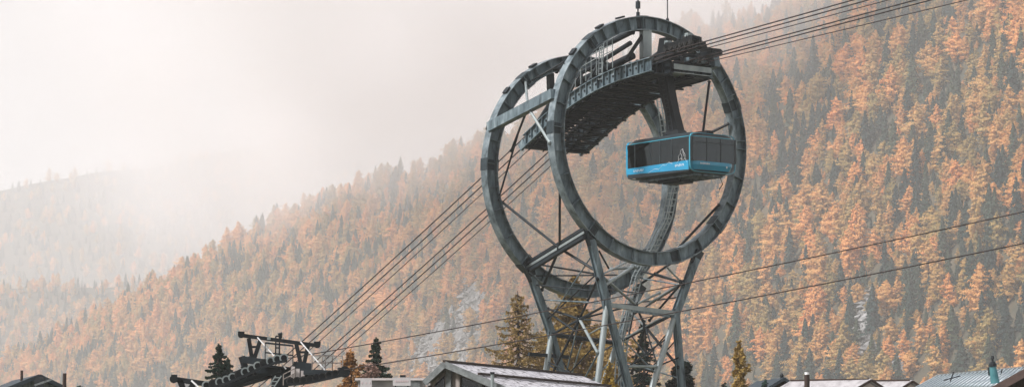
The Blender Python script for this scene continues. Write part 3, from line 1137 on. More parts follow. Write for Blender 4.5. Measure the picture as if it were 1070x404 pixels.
def wallpoly(mb, pts, nrm, th):
    k = len(pts)
    vs = [Vector(p) for p in pts] + [Vector(p) + nrm * th for p in pts]
    fs = [tuple(range(k)), tuple(range(2 * k - 1, k - 1, -1))]
    for i in range(k):
        j = (i + 1) % k
        fs.append((i, i + k, j + k, j))
    return mb.add(vs, fs)


# --- chalet with the frosted shingle roof
ap = at(470, 378, 133.0)
rdir = Vector((6.4, 14.4, 0)).normalized()
gdir = Vector((rdir.y, -rdir.x, 0))
ch = thing('chalet', 'chalet with frosted shingle roof and dark glazed gable in front of the tower foot', 'house', Vector((ap.x, ap.y, 0)) + gdir * 2.5 + rdir * 8)
LEN = 15.8
WR, WL = 7.0, 1.05
TR, TLs = .40, .80
e_r = ap + gdir * WR - UP * (TR * WR)
e_l = ap - gdir * WL - UP * (TLs * WL)
ov = -rdir * .5


def uvroof(c0, udir, vdir):
    return lambda co: ((co - c0).dot(udir), (co - c0).dot(vdir))


vr = (gdir - UP * TR).normalized()
mb = MB()
quad_prism(mb, [ap + ov + UP * .0, e_r + ov, e_r + rdir * LEN, ap + rdir * LEN], .12)
rf = mb.build('roof', SHINGLE, ch, uv=uvroof(ap, rdir, vr))
mb = MB()
quad_prism(mb, [ap + ov - gdir * .01, ap + rdir * LEN - gdir * .01, e_l + rdir * LEN, e_l + ov], .12)
mb.build('roof', SNOWROOF, ch)
mb = MB()
mb.beam(ap + ov * 1.05 + UP * .03, ap + rdir * (LEN + .1) + UP * .03, .22, .1)
mb.build('ridge_cap', WOOD_D, rf)
# snow guard line with the lower roof layer
a1 = ap + gdir * 1.65 - UP * (TR * 1.65 - .05)
mb = MB().beam(a1 + ov * .8 + UP * .04, a1 + rdir * LEN + UP * .04, .1, .12)
mb.build('snow_guard', WOOD_D, rf)
# barge boards
mb = MB().beam(ap + ov * 1.1 - UP * .12, e_r + ov * 1.1 - UP * .12, .06, .30)
mb.build('barge_board', GREYTRIM, ch)
mb = MB().beam(ap + ov * 1.1 - UP * .12, e_l + ov * 1.1 - UP * .12, .06, .28)
mb.build('barge_board', GREYTRIM, ch)
mb = MB()
wallpoly(mb, [ap - UP * .2, e_r - UP * .2, Vector((e_r.x, e_r.y, 0)), Vector((e_l.x, e_l.y, 0)), e_l - UP * .2], rdir, .2)
mb.build('gable_wall', WOOD, ch)
for pA in (e_l + gdir * .15, e_r - gdir * .4):
    a_ = Vector((pA.x, pA.y, 0)) + rdir * .25
    mb = MB().hexa([a_, a_ + gdir * .2, a_ + gdir * .2 + rdir * (LEN - .8), a_ + rdir * (LEN - .8)] + [q + UP * (min(pA.z, e_r.z + 9) - .25) for q in (a_, a_ + gdir * .2, a_ + gdir * .2 + rdir * (LEN - .8), a_ + rdir * (LEN - .8))])
    mb.build('side_wall', WOOD, ch)
a_ = ap + rdir * (LEN - .6)
mb = MB()
wallpoly(mb, [a_ - UP * .2, a_ + gdir * WR - UP * (TR * WR + .2), Vector((a_.x, a_.y, 0)) + gdir * WR, Vector((a_.x, a_.y, 0)) - gdir * WL, a_ - gdir * WL - UP * (TLs * WL + .2)], rdir, .2)
mb.build('gable_wall', WOOD, ch)


def gz(s_):   # roof line height along the gable
    return ap.z - (TR * s_ if s_ > 0 else -TLs * s_ * 1.0) if s_ > 0 else ap.z + TLs * s_


for s0, s1 in ((-.75, -.25), (.62, 1.55), (1.75, 2.75), (2.95, 4.1)):
    b0, b1 = ap + gdir * s0, ap + gdir * s1
    zlow = ap.z - 3.2
    mb = MB()
    wallpoly(mb, [Vector((b0.x, b0.y, gz(s0) - .42)), Vector((b1.x, b1.y, gz(s1) - .42)), Vector((b1.x, b1.y, zlow)), Vector((b0.x, b0.y, zlow))], -rdir, .06)
    mb.build('window', GLASS, ch)
for s0, w_, mm in ((0.02, .26, GREYTRIM), (.5, .2, WOOD), (1.65, .18, GREYTRIM), (2.85, .16, GREYTRIM), (-.95, .12, WOOD_D)):
    b0 = ap + gdir * s0 - rdir * .14
    MB().beam(Vector((b0.x, b0.y, ap.z - 3.6)), Vector((b0.x, b0.y, gz(s0) - .3)), w_, .14, up=rdir).build('post', mm, ch)
p = at(514.5, 404, 131.2)
pt = at(514.5, 390.5, 131.2)
fl = MB().tube([Vector((p.x, p.y, 2.5)), pt], .085, 10).build('flue', STEEL_L, ch)
MB().tube([pt, pt + UP * .1], .11, 10).build('cowl', BLACK, fl)

# --- dark roofed house at the far left with two flues
ap = at(40, 391, 150)
hs = thing('house', 'dark slate roofed house with blue grey plank gable in the lower left corner', 'house', Vector((ap.x, ap.y, 0)))
hr = Vector((-.35, 1, 0)).normalized()
hg = Vector((hr.y, -hr.x, 0))


def gable_house(root, ap, rd, gd, wl, wr, tl, tr, ln, roofm, wallm, fasc, th=.18, ovh=.4, fw=.24):
    el = ap - gd * wl - UP * (tl * wl)
    er = ap + gd * wr - UP * (tr * wr)
    o_ = -rd * ovh
    mb = MB()
    quad_prism(mb, [ap + o_, er + o_, er + rd * ln, ap + rd * ln], th)
    r_ = mb.build('roof', roofm, root)
    mb = MB()
    quad_prism(mb, [ap + o_ - gd * .01, ap + rd * ln - gd * .01, el + rd * ln, el + o_], th)
    mb.build('roof', roofm, root)
    MB().beam(ap + o_ * 1.1 - UP * .08, er + o_ * 1.1 - UP * .08, .06, fw).beam(ap + o_ * 1.1 - UP * .08, el + o_ * 1.1 - UP * .08, .06, fw).build('barge_board', fasc, root)
    il, ir = wl - .35, wr - .35
    ps = [(-il, ap.z - tl * il - .2), (0, ap.z - .2), (ir, ap.z - tr * ir - .2)]
    for k in (0, ln - .5):
        mb = MB()
        base = ap + rd * k
        pl = [Vector(((base + gd * s_).x, (base + gd * s_).y, z_)) for s_, z_ in ps]
        pl += [Vector((pl[2].x, pl[2].y, 0)), Vector((pl[0].x, pl[0].y, 0))]
        wallpoly(mb, pl, rd, .18)
        mb.build('gable_wall', wallm, root)
    for s_, tt in ((-il, tl), (ir, tr)):
        q0 = ap + gd * s_ + rd * .2
        q1 = ap + gd * s_ + rd * (ln - .55)
        MB().beam(Vector((q0.x, q0.y, (ap.z - tt * abs(s_)) / 2 - .1)), Vector((q1.x, q1.y, (ap.z - tt * abs(s_)) / 2 - .1)), .16, ap.z - tt * abs(s_) - .25).build('side_wall', wallm, root)
    return r_


rr = gable_house(hs, ap, hr, hg, 1.9, 1.9, .42, .46, 8, NAVY, PLANK, NAVY, fw=.2)
p = at(22.5, 397, 151)
MB().tube([Vector((p.x, p.y, p.z - .4)), at(22.8, 386.5, 151)], .07, 8).build('flue', WOOD_D, rr)
p = at(67.5, 404, 149)
MB().tube([Vector((p.x, p.y, 0)), at(67.5, 389.5, 149)], .1, 8).build('flue', WOOD_D, hs)
q = at(41, 398, 149.5)
MB().box(q, hg, hr, UP, .5, .06, .5).build('window', GLASS, hs)
MB().beam(at(36, 402, 149), at(54, 396, 149), .05, .1).build('roof_strut', GREYTRIM, hs)

# --- small dark roof right
ap = at(817, 394, 160)
h2 = thing('house', 'small dark hipped roof with ball finial left of the white capped flue', 'house', Vector((ap.x, ap.y, 0)))
gable_house(h2, ap, Vector((-.2, 1, 0)).normalized(), Vector((1, .2, 0)).normalized(), .95, 1.2, .6, .55, 5, NAVY, WOOD_D, NAVY, fw=.16)
MB().tube([ap - UP * .05, ap + UP * .12], .1, 10).tube([ap + UP * .12, ap + UP * .24], [.12, .04], 10).build('finial', BLACK, h2)

# --- pale roofs
ap = at(908, 395.2, 150)
h3 = thing('house', 'pinkish gabled house with frosted roof and tall dark flue with white cap', 'house', Vector((ap.x, ap.y, 0)))
rd = Vector((-.93, .62, 0)).normalized()
gd = Vector((.9, .2, 0)).normalized()
r3 = gable_house(h3, ap, rd, gd, 1.4, 1.4, .55, .62, 4.6, SNOWROOF, PINKWALL, WOOD_D, fw=.12, ovh=.15)
p = at(843, 404, 148)
f3 = MB().tube([Vector((p.x, p.y, 3)), at(843.2, 391, 148)], .14, 12).build('flue', WOOD_D, h3)
MB().tube([at(843.2, 391, 148), at(843.2, 388.4, 148)], .12, 12).build('cowl', WHITE, f3)
MB().beam(ap - UP * .02, ap + rd * 4.6 - UP * .02 + UP * .03, .14, .09).build('ridge_cap', WOOD_D, r3)
ap = at(951, 396.5, 156)
h4 = thing('house', 'second pinkish gabled house tucked left of the striped metal roof', 'house', Vector((ap.x, ap.y, 0)))
r4 = gable_house(h4, ap, rd, gd, 1.3, 1.3, .6, .62, 2.6, SNOWROOF, PINKWALL, WOOD_D, fw=.12, ovh=.15)
MB().beam(ap - UP * .02, ap + rd * 2.6 + UP * .03, .14, .09).build('ridge_cap', WOOD_D, r4)

# --- long standing seam metal roof
h5b = at(1020, 404, 125)
h5 = thing('barn', 'long building with ribbed pale metal roof at the lower right corner', 'barn', Vector((h5b.x, h5b.y, 0)))
ta, tb = at(980, 392.5, 137), at(1110, 380.5, 126)     # ridge
ba, bb = at(952, 407.5, 131), at(1085, 404, 120)      # lower edge
rdv = (tb - ta).normalized()
dn = (ba - ta)
mb = MB()
quad_prism(mb, [ta, ba, bb, tb], .1)
back = Vector((-dn.x, -dn.y, dn.z)) * 1.0
quad_prism(mb, [ta - rdv * 0, tb, tb + back, ta + back], .1)
METALROOF = ramp_mat('pale_metal_roof', [(.66, .72, .76), (.82, .86, .88)], rough=.5, metal=0, scale=1.2, spec=.5)
SEAM = ramp_mat('roof_seam', [(.16, .2, .22), (.26, .3, .32)], rough=.5, scale=2)
rf5 = mb.build('roof', METALROOF, h5)
mb = MB()
nrm = (bb - ba).cross(dn).normalized()
if nrm.z < 0: nrm = -nrm
K = 30
for i in range(K + 1):
    a_, b_ = MID(ta, tb, i / K), MID(ba, bb, i / K)
    mb.beam(a_ + nrm * .03, b_ + nrm * .03, .07, .05)
mb.build('seam', SEAM, rf5)
MB().beam(ta + UP * .03, tb + UP * .03, .16, .1).build('ridge_cap', GREYTRIM, rf5)
for q0, q1 in ((ba, bb), (ba + (ta - ba) * 2 - UP * (ta.z - ba.z) * 2, bb + (tb - bb) * 2 - UP * (tb.z - bb.z) * 2)):
    a_, b_ = q0 + (ta - q0) * .06, q1 + (tb - q1) * .06
    MB().beam(Vector((a_.x, a_.y, (q0.z - .3) / 2)), Vector((b_.x, b_.y, (q0.z - .3) / 2)), .2, q0.z - .5).build('side_wall', WOOD_D, h5)
for t_, b_ in ((ta, ba), (tb, bb)):
    s_ = rdv * (.3 if t_ is ta else -.5)
    c1 = b_ + (t_ - b_) * .06 + s_
    c2 = t_ + s_ - UP * .15
    c3 = t_ + (t_ - b_) * .94 + s_
    c3 = Vector((c3.x, c3.y, c1.z))
    mb = MB()
    wallpoly(mb, [c1 - UP * .15, c2, c3 - UP * .15, Vector((c3.x, c3.y, 0)), Vector((c1.x, c1.y, 0))], rdv, .15)
    mb.build('gable_wall', WOOD_D, h5)
# roof hooks
for px_, py_ in ((993, 398), (1044, 395)):
    q = at(px_, py_, 129.5)
    MB().beam(q, q + UP * .42 + Vector((.15, 0, 0)), .05).beam(q + Vector((-.3, 0, .05)), q + Vector((.45, 0, .25)), .05).build('roof_hook', BLACK, rf5)
# teal flue with black cowl
q0, q1 = at(1040, 400, 124), at(1037.3, 382.5, 124)
fl = MB().tube([q0, q1], [.2, .15], 14).build('flue', TEAL, rf5)
mb = MB()
mb.tube([q1, q1 + UP * .12, q1 + UP * .22], [.19, .17, .08], 12).tube([q1 + UP * .2, q1 + UP * .36], .05, 8).tube([q1 + UP * .33, q1 + UP * .46], [.09, .06], 8)
mb.build('cowl', BLACK, fl)
q = at(1033.5, 384.5, 124.5)
MB().tube([q - UP * .3, q + UP * .06], .05, 6).build('vent_pipe', BLACK, rf5)

# --- dark brown gable, right corner
ap = at(1100, 371, 112)
h6 = thing('chalet', 'dark brown chalet whose broad fascia cuts the lower right corner', 'house', Vector((ap.x, ap.y, 0)))
gable_house(h6, ap, Vector((.15, 1, 0)).normalized(), Vector((1, -.15, 0)).normalized(), 3.6, 3.6, .55, .55, 6, WOOD_D, WOOD_D, ramp_mat('brown_fascia', [(.07, .045, .04), (.12, .08, .07)], rough=.7, scale=3), fw=.3)

# --- pale flat building with two white boards
c0 = at(374, 404, 152)
c1_ = at(442, 404, 152)
pb = thing('flat_building', 'pale flat roofed building with white panels behind the small sheave tower', 'building', Vector(((c0.x + c1_.x) / 2, 154, 0)))
zt = at(400, 397, 152).z
mb = MB().hexa([Vector((c0.x, 152, 0)), Vector((c1_.x, 152, 0)), Vector((c1_.x, 157, 0)), Vector((c0.x, 157, 0)), Vector((c0.x, 152, zt)), Vector((c1_.x, 152, zt)), Vector((c1_.x, 157, zt)), Vector((c0.x, 157, zt))])
mb.build('wall', GREYWALL, pb)
MB().hexa([Vector((c0.x - .15, 151.8, zt + .003)), Vector((c1_.x + .15, 151.8, zt + .003)), Vector((c1_.x + .15, 157.2, zt + .003)), Vector((c0.x - .15, 157.2, zt + .003)),
           Vector((c0.x - .15, 151.8, zt + .12)), Vector((c1_.x + .15, 151.8, zt + .12)), Vector((c1_.x + .15, 157.2, zt + .12)), Vector((c0.x - .15, 157.2, zt + .12))]).build('parapet', PALEWALL, pb)
mb = MB().box(at(427, 399, 151.9), Vector((1, 0, 0)), Vector((0, 1, 0)), UP, 1.2, .1, .5)
mb.build('window', GREYTRIM, pb)
MB().box(at(421, 394.3, 154), Vector((1, 0, 0)), Vector((0, 1, 0)), UP, .3, .5, .3).build('roof_vent', BLACK, pb)
PINKISH = ramp_mat('faded_print', [(.55, .42, .42), (.62, .5, .5)], rough=.7)
for (xa, xb, ya, yb, lab) in ((376.5, 388.5, 394.5, 404.5, 'square blank white board standing on posts right of the orange tree'),
                              (410.5, 429, 393.8, 402.5, 'wide white board with faint pink lettering left of the chalet')):
    a_, b_ = at(xa, yb, 149), at(xb, ya, 149)
    s = thing('sign_board', lab, 'sign', Vector(((a_.x + b_.x) / 2, 149, 0)))
    MB().box(Vector(((a_.x + b_.x) / 2, 149, (a_.z + b_.z) / 2)), Vector((1, 0, 0)), Vector((0, 1, 0)), UP, b_.x - a_.x, .08, b_.z - a_.z).build('panel', BOARD, s)
    for q in (.15, .85):
        x = a_.x + (b_.x - a_.x) * q
        MB().beam(Vector((x, 149.1, 0)), Vector((x, 149.1, a_.z + .2)), .08, .08).build('post', STEEL_D, s)
    mb = MB()
    zc = (a_.z + b_.z) / 2
    w_ = b_.x - a_.x
    cnt = 8 if w_ > .8 else 3
    for k in range(cnt):
        x = a_.x + w_ * (.16 + .68 * k / max(1, cnt - 1))
        mb.box(Vector((x, 148.95, zc + (.02 if cnt == 8 else .0))), Vector((1, 0, 0)), Vector((0, 1, 0)), UP, .045, .012, (.11, .08, .09)[k % 3])
    mb.build('lettering', PINKISH, s)


# ------------------------------------------------------------------ trees
def tri_mesh(name, V, mats, midx):
    """V: (n,3,3) triangles"""
    n = len(V)
    me = bpy.data.meshes.new(name)
    me.vertices.add(n * 3)
    me.vertices.foreach_set('co', V.reshape(-1).astype(np.float32))
    me.loops.add(n * 3)
    me.loops.foreach_set('vertex_index', np.arange(n * 3, dtype=np.int32))
    me.polygons.add(n)
    me.polygons.foreach_set('loop_start', np.arange(0, n * 3, 3, dtype=np.int32))
    me.polygons.foreach_set('loop_total', np.full(n, 3, dtype=np.int32))
    for m_ in mats:
        me.materials.append(m_)
    me.polygons.foreach_set('material_index', midx.astype(np.int32))
    me.update(calc_edges=True)
    return me


def leaf_tris(P, size, flat, rng, N=None):
    """one triangle per point; flat in 0..1 presses the triangles towards the horizontal"""
    n = len(P)
    a = rng.normal(size=(n, 3))
    b = rng.normal(size=(n, 3))
    if N is None:
        a[:, 2] *= 1 - flat
        b[:, 2] *= 1 - flat
    else:
        N = N + rng.normal(0, .38, (n, 3))
        N /= np.linalg.norm(N, axis=1)[:, None]
        a -= N * (a * N).sum(1)[:, None]
        b -= N * (b * N).sum(1)[:, None]
    a /= np.linalg.norm(a, axis=1)[:, None]
    b -= a * (a * b).sum(1)[:, None]
    b /= np.linalg.norm(b, axis=1)[:, None]
    s = size * rng.uniform(.6, 1.3, n)[:, None]
    return np.stack([P - a * s * .5 - b * s * .3, P + a * s * .5 - b * s * .3, P + b * s * .6], 1)


def trunk_tris(h, r0, seg=6, lean=0, zb=0):
    out = []
    lv = 5
    rng = np.random.default_rng(int(h * 100))
    cx = np.cumsum(rng.normal(0, .04 * h / 10, lv + 1))
    cy = np.cumsum(rng.normal(0, .04 * h / 10, lv + 1))
    ring = []
    for i in range(lv + 1):
        t = i / lv
        r = r0 * (1 - t) ** .8 + .02
        ring.append([(cx[i] + r * math.cos(2 * math.pi * k / seg), cy[i] + r * math.sin(2 * math.pi * k / seg), zb + t * (h - zb)) for k in range(seg)])
    for i in range(lv):
        for k in range(seg):
            k2 = (k + 1) % seg
            a, b, c, d = ring[i][k], ring[i][k2], ring[i + 1][k2], ring[i + 1][k]
            out += [(a, b, c), (a, c, d)]
    return np.array(out)


def conifer_points(h, r, nb, per, kind, rng, z0=.1, whorl=0):
    """points along whorled branches of a conifer"""
    pts = []
    az0 = rng.uniform(0, 6)
    for i in range(nb):
        t = (i + rng.uniform(0, 1)) / nb
        t = t ** (1.15 if kind == 'larch' else .95)
        z = h * (z0 + (1 - z0) * t)
        if whorl:
            z = whorl * round(z / whorl) + rng.normal(0, .1)
            t = (z / h - z0) / (1 - z0)
            t = min(max(t, 0), .995)
        u = 1 - t
        if kind == 'larch':
            prof = min(1, (u * 2.3) ** .7) * (.85 + .15 * math.sin(u * 17 + r * 9)) * (1 if u < .8 else 1 - (u - .8) * 2) * (1 + .35 * math.sin(az0 + i * 2.39996 + t * 5))
            L_ = r * prof * rng.uniform(.5, 1.2)
            droop = rng.uniform(-.05, .25)
            rise = .18
        else:
            prof = u ** (.8 if r < 6 else .62)
            L_ = r * prof * rng.uniform(.6, 1.2) + .15
            droop = rng.uniform(.1, .4)
            rise = .1
        az = i * 2.39996 + rng.uniform(-.5, .5)
        k = max(3, int(per * (.35 + .65 * L_ / r)))
        s = rng.uniform(.12, 1, k) ** .75
        side = rng.normal(0, .13 if not whorl else .11, k) * L_ * (.4 + s * .6)
        x = s * L_
        zz = z + rise * x - droop * x * s + rng.normal(0, (.10 + .03 * L_) if not whorl else .05, k)
        pts.append(np.stack([x * math.cos(az) - side * math.sin(az), x * math.sin(az) + side * math.cos(az), zz], 1))
    # leader
    k = max(4, per // 3)
    pts.append(np.stack([rng.normal(0, .12, k), rng.normal(0, .12, k), h * rng.uniform(.9, 1.02, k)], 1))
    return np.concatenate(pts)


def hill_tree_mesh(name, h, r, kind, seed, nb=70, per=26, leaf=.75):
    rng = np.random.default_rng(seed)
    P = conifer_points(h, r, nb, per, kind, rng, z0=.08)
    rad = P.copy()
    rad[:, 2] = 0
    rad /= np.maximum(np.linalg.norm(rad, axis=1), .3)[:, None]
    tl = leaf_tris(P, leaf, 0, rng, rad * .8 + np.array([0, 0, .62]))
    tt = trunk_tris(h * .95, .28)
    V = np.concatenate([tl, tt])
    mi = np.r_[np.zeros(len(tl)), np.ones(len(tt))]
    return tri_mesh(name, V, [LARCH if kind == 'larch' else SPRUCE, BARK], mi)


larch_meshes = [hill_tree_mesh('larch_tree', 18, (5.9, 4.9, 6.6, 5.4, 4.5, 6.2)[i], 'larch', 20 + i, nb=(110, 84, 124, 96, 84, 110)[i], per=62, leaf=.62) for i in range(6)]
larch_meshes += [hill_tree_mesh('larch_tree', (14, 16, 20)[i], (5.6, 4.4, 5.0)[i], 'larch', 70 + i, nb=(90, 60, 120)[i], per=62, leaf=.62) for i in range(3)]
spruce_meshes = [hill_tree_mesh('spruce_tree', 18, (4.0, 3.3, 4.5, 3.7)[i], 'spruce', 50 + i, nb=110, per=46, leaf=.66) for i in range(4)]

# ------------------------------------------------------------------ terrain
PX = lambda tab: (lambda x: float(np.interp(x, [t[0] for t in tab], [t[1] for t in tab])))


class Hill:
    """a ridge standing in the land: its base line, its crest line and a slope between, given in polar form about the valley floor"""

    def __init__(s, crest, base, top, amp, seed, x0, x1, rough=150.0, prof=.92):
        s.yr, s.db, s.dr, s.amp, s.seed, s.x0, s.x1, s.rough, s.prof = PX(crest), PX(base), PX(top), amp, seed, x0, x1, rough, prof

    def pos(s, px, v):
        D0, D1 = s.db(px), s.dr(px)
        D = D0 + (D1 - D0) * v
        zr = (517 - s.yr(px)) / F * D1
        x, y = (px - 535) / F * D, D
        if v <= 1:
            z = zr * (max(v, 0) ** s.prof)
        else:
            z = zr * (1 - (v - 1) * 1.1)
        fade = min(1, v * 6) * (1 if v < .9 else max(0.25, 1 - (v - .9) * 6))
        nz = noise.fractal(Vector((x / s.rough, y / s.rough, s.seed)), 1.0, 2.1, 5)
        rg = abs(noise.noise(Vector((x / (s.rough * 1.2) + 3, y / (s.rough * 2.4), s.seed + 9))))
        return Vector((x, y, z + s.amp * (nz * .7 - rg * 1.2 + .15) * fade))


main_hill = Hill([(-500, 410), (-60, 398), (20, 378), (60, 352), (100, 327), (180, 291), (250, 251), (300, 228), (330, 214), (400, 190), (450, 178), (500, 155), (560, 122), (620, 84), (700, 42), (800, 6), (880, -18), (960, -40), (1070, -70), (1500, -180)],
                 [(-500, 3600), (0, 2900), (300, 2350), (500, 1850), (700, 1480), (900, 1230), (1070, 1080), (1500, 900)],
                 [(-500, 4100), (0, 3500), (300, 3150), (500, 2650), (700, 2200), (900, 1880), (1070, 1700), (1500, 1450)], 14, 1.3, -480, 1480)
mid_hill = Hill([(-900, 330), (-200, 312), (0, 300), (60, 298), (110, 300), (150, 293), (200, 289), (260, 292), (330, 300), (600, 340)],
                [(-900, 4100), (600, 4100)], [(-900, 4900), (0, 4900), (600, 4800)], 26, 4.1, -880, 580, rough=300)
far_hill = Hill([(-1400, 190), (-300, 196), (0, 196), (40, 186), (75, 180), (110, 172), (150, 170), (200, 158), (260, 150), (340, 148), (450, 130), (600, 100), (800, 60), (1400, 90)],
                [(-1400, 5600), (1400, 5600)], [(-1400, 7000), (1400, 7000)], 50, 7.7, -1380, 1380, rough=600)

# rock showing between the trees: (px, v, radius px, radius v)
ROCKS = [(466, .30, 38, .12), (492, .44, 16, .08), (905, .20, 9, .06), (940, .12, 6, .03)]


def rockiness(px, v):
    m_ = 0
    for a, b_, c, d_ in ROCKS:
        q = ((px - a) / c) ** 2 + ((v - b_) / d_) ** 2
        m_ = max(m_, 1.35 - q + .5 * noise.noise(Vector((px / 9, v * 30, 2))))
    return max(0, min(1, m_))


m, nt, b = new_mat('hillside_ground')
at_ = nt.nodes.new('ShaderNodeAttribute')
at_.attribute_name = 'rock'
tc = nt.nodes.new('ShaderNodeTexCoord')
nz = nt.nodes.new('ShaderNodeTexNoise')
nz.inputs['Scale'].default_value = .05
nz.inputs['Detail'].default_value = 9
nz.inputs['Roughness'].default_value = .7
rg = nt.nodes.new('ShaderNodeValToRGB')
el = rg.color_ramp.elements
el[0].position, el[1].position = .35, .68
el[0].color = (.022, .03, .02, 1)
el[1].color = (.085, .06, .03, 1)
rk = nt.nodes.new('ShaderNodeValToRGB')
el = rk.color_ramp.elements
el[0].position, el[1].position = .4, .6
el[0].color = (.06, .06, .06, 1)
el[1].color = (.22, .215, .21, 1)
mx = nt.nodes.new('ShaderNodeMix')
mx.data_type = 'RGBA'
L = nt.links.new
L(tc.outputs['Object'], nz.inputs['Vector'])
L(nz.outputs['Fac'], rg.inputs['Fac'])
nz2 = nt.nodes.new('ShaderNodeTexNoise')
nz2.inputs['Scale'].default_value = .22
nz2.inputs['Detail'].default_value = 9
nz2.inputs['Roughness'].default_value = .75
L(tc.outputs['Object'], nz2.inputs['Vector'])
L(nz2.outputs['Fac'], rk.inputs['Fac'])
nz3 = nt.nodes.new('ShaderNodeTexNoise')
nz3.inputs['Scale'].default_value = .12
nz3.inputs['Detail'].default_value = 7
nz3.inputs['Roughness'].default_value = .8
L(tc.outputs['Object'], nz3.inputs['Vector'])
ad = nt.nodes.new('ShaderNodeMath')
ad.operation = 'ADD'
L(at_.outputs['Fac'], ad.inputs[0])
L(nz3.outputs['Fac'], ad.inputs[1])
st = nt.nodes.new('ShaderNodeMapRange')
st.inputs['From Min'].default_value = .98
st.inputs['From Max'].default_value = 1.12
L(ad.outputs[0], st.inputs['Value'])
L(st.outputs[0], mx.inputs['Factor'])
L(rg.outputs['Color'], mx.inputs['A'])
L(rk.outputs['Color'], mx.inputs['B'])
L(mx.outputs['Result'], b.inputs['Base Color'])
b.inputs['Roughness'].default_value = .95
bp = nt.nodes.new('ShaderNodeBump')
bp.inputs['Strength'].default_value = .35
bp.inputs['Distance'].default_value = 1.0
L(nz2.outputs['Fac'], bp.inputs['Height'])
L(bp.outputs[0], b.inputs['Normal'])
HGROUND = m


def build_hill(h, name, nu, nv, rocks=False):
    vs, fs, rk_ = [], [], []
    vv = [i / nv for i in range(-1, nv + 1)] + [1.1, 1.3, 1.6, 1.95]
    for j, v in enumerate(vv):
        for i in range(nu + 1):
            px = h.x0 + (h.x1 - h.x0) * i / nu
            p = h.pos(px, v)
            if v < 0:
                p.z = -6
            r_ = rockiness(px, v) if rocks and 0 < v < 1 else 0
            if r_ > 0:
                p.z += 9 * r_ * noise.fractal(Vector((p.x / 16, p.y / 22, 5)), .8, 2.1, 3)
            rk_.append(r_)
            vs.append(p)
    w = nu + 1
    for j in range(len(vv) - 1):
        for i in range(nu):
            fs.append((j * w + i, j * w + i + 1, (j + 1) * w + i + 1, (j + 1) * w + i))
    me = bpy.data.meshes.new(name)
    me.from_pydata([tuple(p) for p in vs], [], fs)
    me.polygons.foreach_set('use_smooth', [True] * len(me.polygons))
    at2 = me.attributes.new('rock', 'FLOAT', 'POINT')
    at2.data.foreach_set('value', rk_)
    me.materials.append(HGROUND)
    o = bpy.data.objects.new(name, me)
    COL.objects.link(o)
    tag(o, kind='structure')
    return o


build_hill(main_hill, 'mountainside', 260, 60, True)
build_hill(mid_hill, 'middle_hill', 120, 24)
build_hill(far_hill, 'far_mountain', 160, 30)

# ground sheet to the horizon
mb = MB()
mb.add([(-7000, -3000, 0), (7000, -3000, 0), (7000, 13900, 0), (-7000, 13900, 0)], [(0, 1, 2, 3)])
GRASS = ramp_mat('valley_grass', [(.05, .06, .03), (.11, .10, .05)], rough=.95, scale=.05, detail=8)
tag(mb.build('ground', GRASS), kind='structure')

# ------------------------------------------------------------------ forest


def sample_hill(h, spacing, vmax, scale_rng, seed, px0=None, px1=None, rocks=False, greens=.35):
    rng = np.random.default_rng(seed)
    out = []
    px0 = h.x0 if px0 is None else px0
    px1 = h.x1 if px1 is None else px1
    v = 0.004
    row = 0
    while v < vmax:
        Dm = [h.db(px0) + (h.dr(px0) - h.db(px0)) * v]
        px = px0 + rng.uniform(0, 8)
        vstep = spacing / 900.0
        while px < px1:
            D = h.db(px) + (h.dr(px) - h.db(px)) * v
            dv = spacing / (h.dr(px) - h.db(px))
            # thin rows out where the hill is shallower in v
            jv = v + rng.uniform(-.5, .5) * dv
            step = spacing * F / D
            q = px + rng.uniform(-.45, .45) * step
            if jv > 0 and jv < 1.05:
                p = h.pos(q, jv)
                r_ = rockiness(q, jv) if rocks else 0
                cl = noise.fractal(Vector((p.x / 90, p.y / 60, seed)), .9, 2.0, 3)
                cl2 = noise.noise(Vector((p.x / 260 + 7, p.y / 200, seed + 3)))
                if rng.random() > r_ * (.86 if q < 700 else .6) and rng.random() < .93:
                    g = greens + .75 * cl + .45 * cl2
                    if rocks:
                        g += .10 * max(0, min(1, (q - 760) / 200)) + .12 * (jv > .5) * (q > 800)
                        g -= .10 * math.exp(-((q - 560) / 200) ** 2)
                    kind = 1 if rng.random() < g * .9 else 0
                    out.append((p.x, p.y, p.z - .6, kind, rng.uniform(*scale_rng) * (1 - .15 * cl), rng.uniform(0, 6.28), q, jv))
            px += step
        v += spacing / 640.0
        row += 1
    return out


trees = sample_hill(main_hill, 10.2, 1.04, (.58, 1.38), 3, rocks=True, px0=-60, px1=1150)
rk_px = []
for t in trees:
    sz = t[4] * 18 * F / t[1]
    vis = -8 < t[6] < 1078
    ypx = 517 - (t[2]) / t[1] * F          # foot
    ok = vis and ypx - sz < 404 and ypx > 4 and ypx < 440
    rk_px.append((sz if ok else 0, ypx))
order = sorted(range(len(trees)), key=lambda i: -rk_px[i][0])
lar = [i for i in order if trees[i][3] == 0 and rk_px[i][0] > 0][:290]
spr = [i for i in order if trees[i][3] == 1 and rk_px[i][0] > 0][:290]
chosen = set(lar) | set(spr)
print('hill trees', len(trees), 'larch', sum(1 for t in trees if t[3] == 0), 'singles', len(chosen))
col_l = bpy.data.collections.new('larch_shapes')
col_s = bpy.data.collections.new('spruce_shapes')
COL.children.link(col_l)
COL.children.link(col_s)


def zone(px, y):
    hz = 'far left' if px < 260 else 'left' if px < 500 else 'centre' if px < 760 else 'right' if px < 930 else 'far right'
    vz = 'above the roofs' if y > 360 else 'low on the slope' if y > 310 else 'midway up the slope' if y > 200 else 'high on the slope'
    return hz, vz


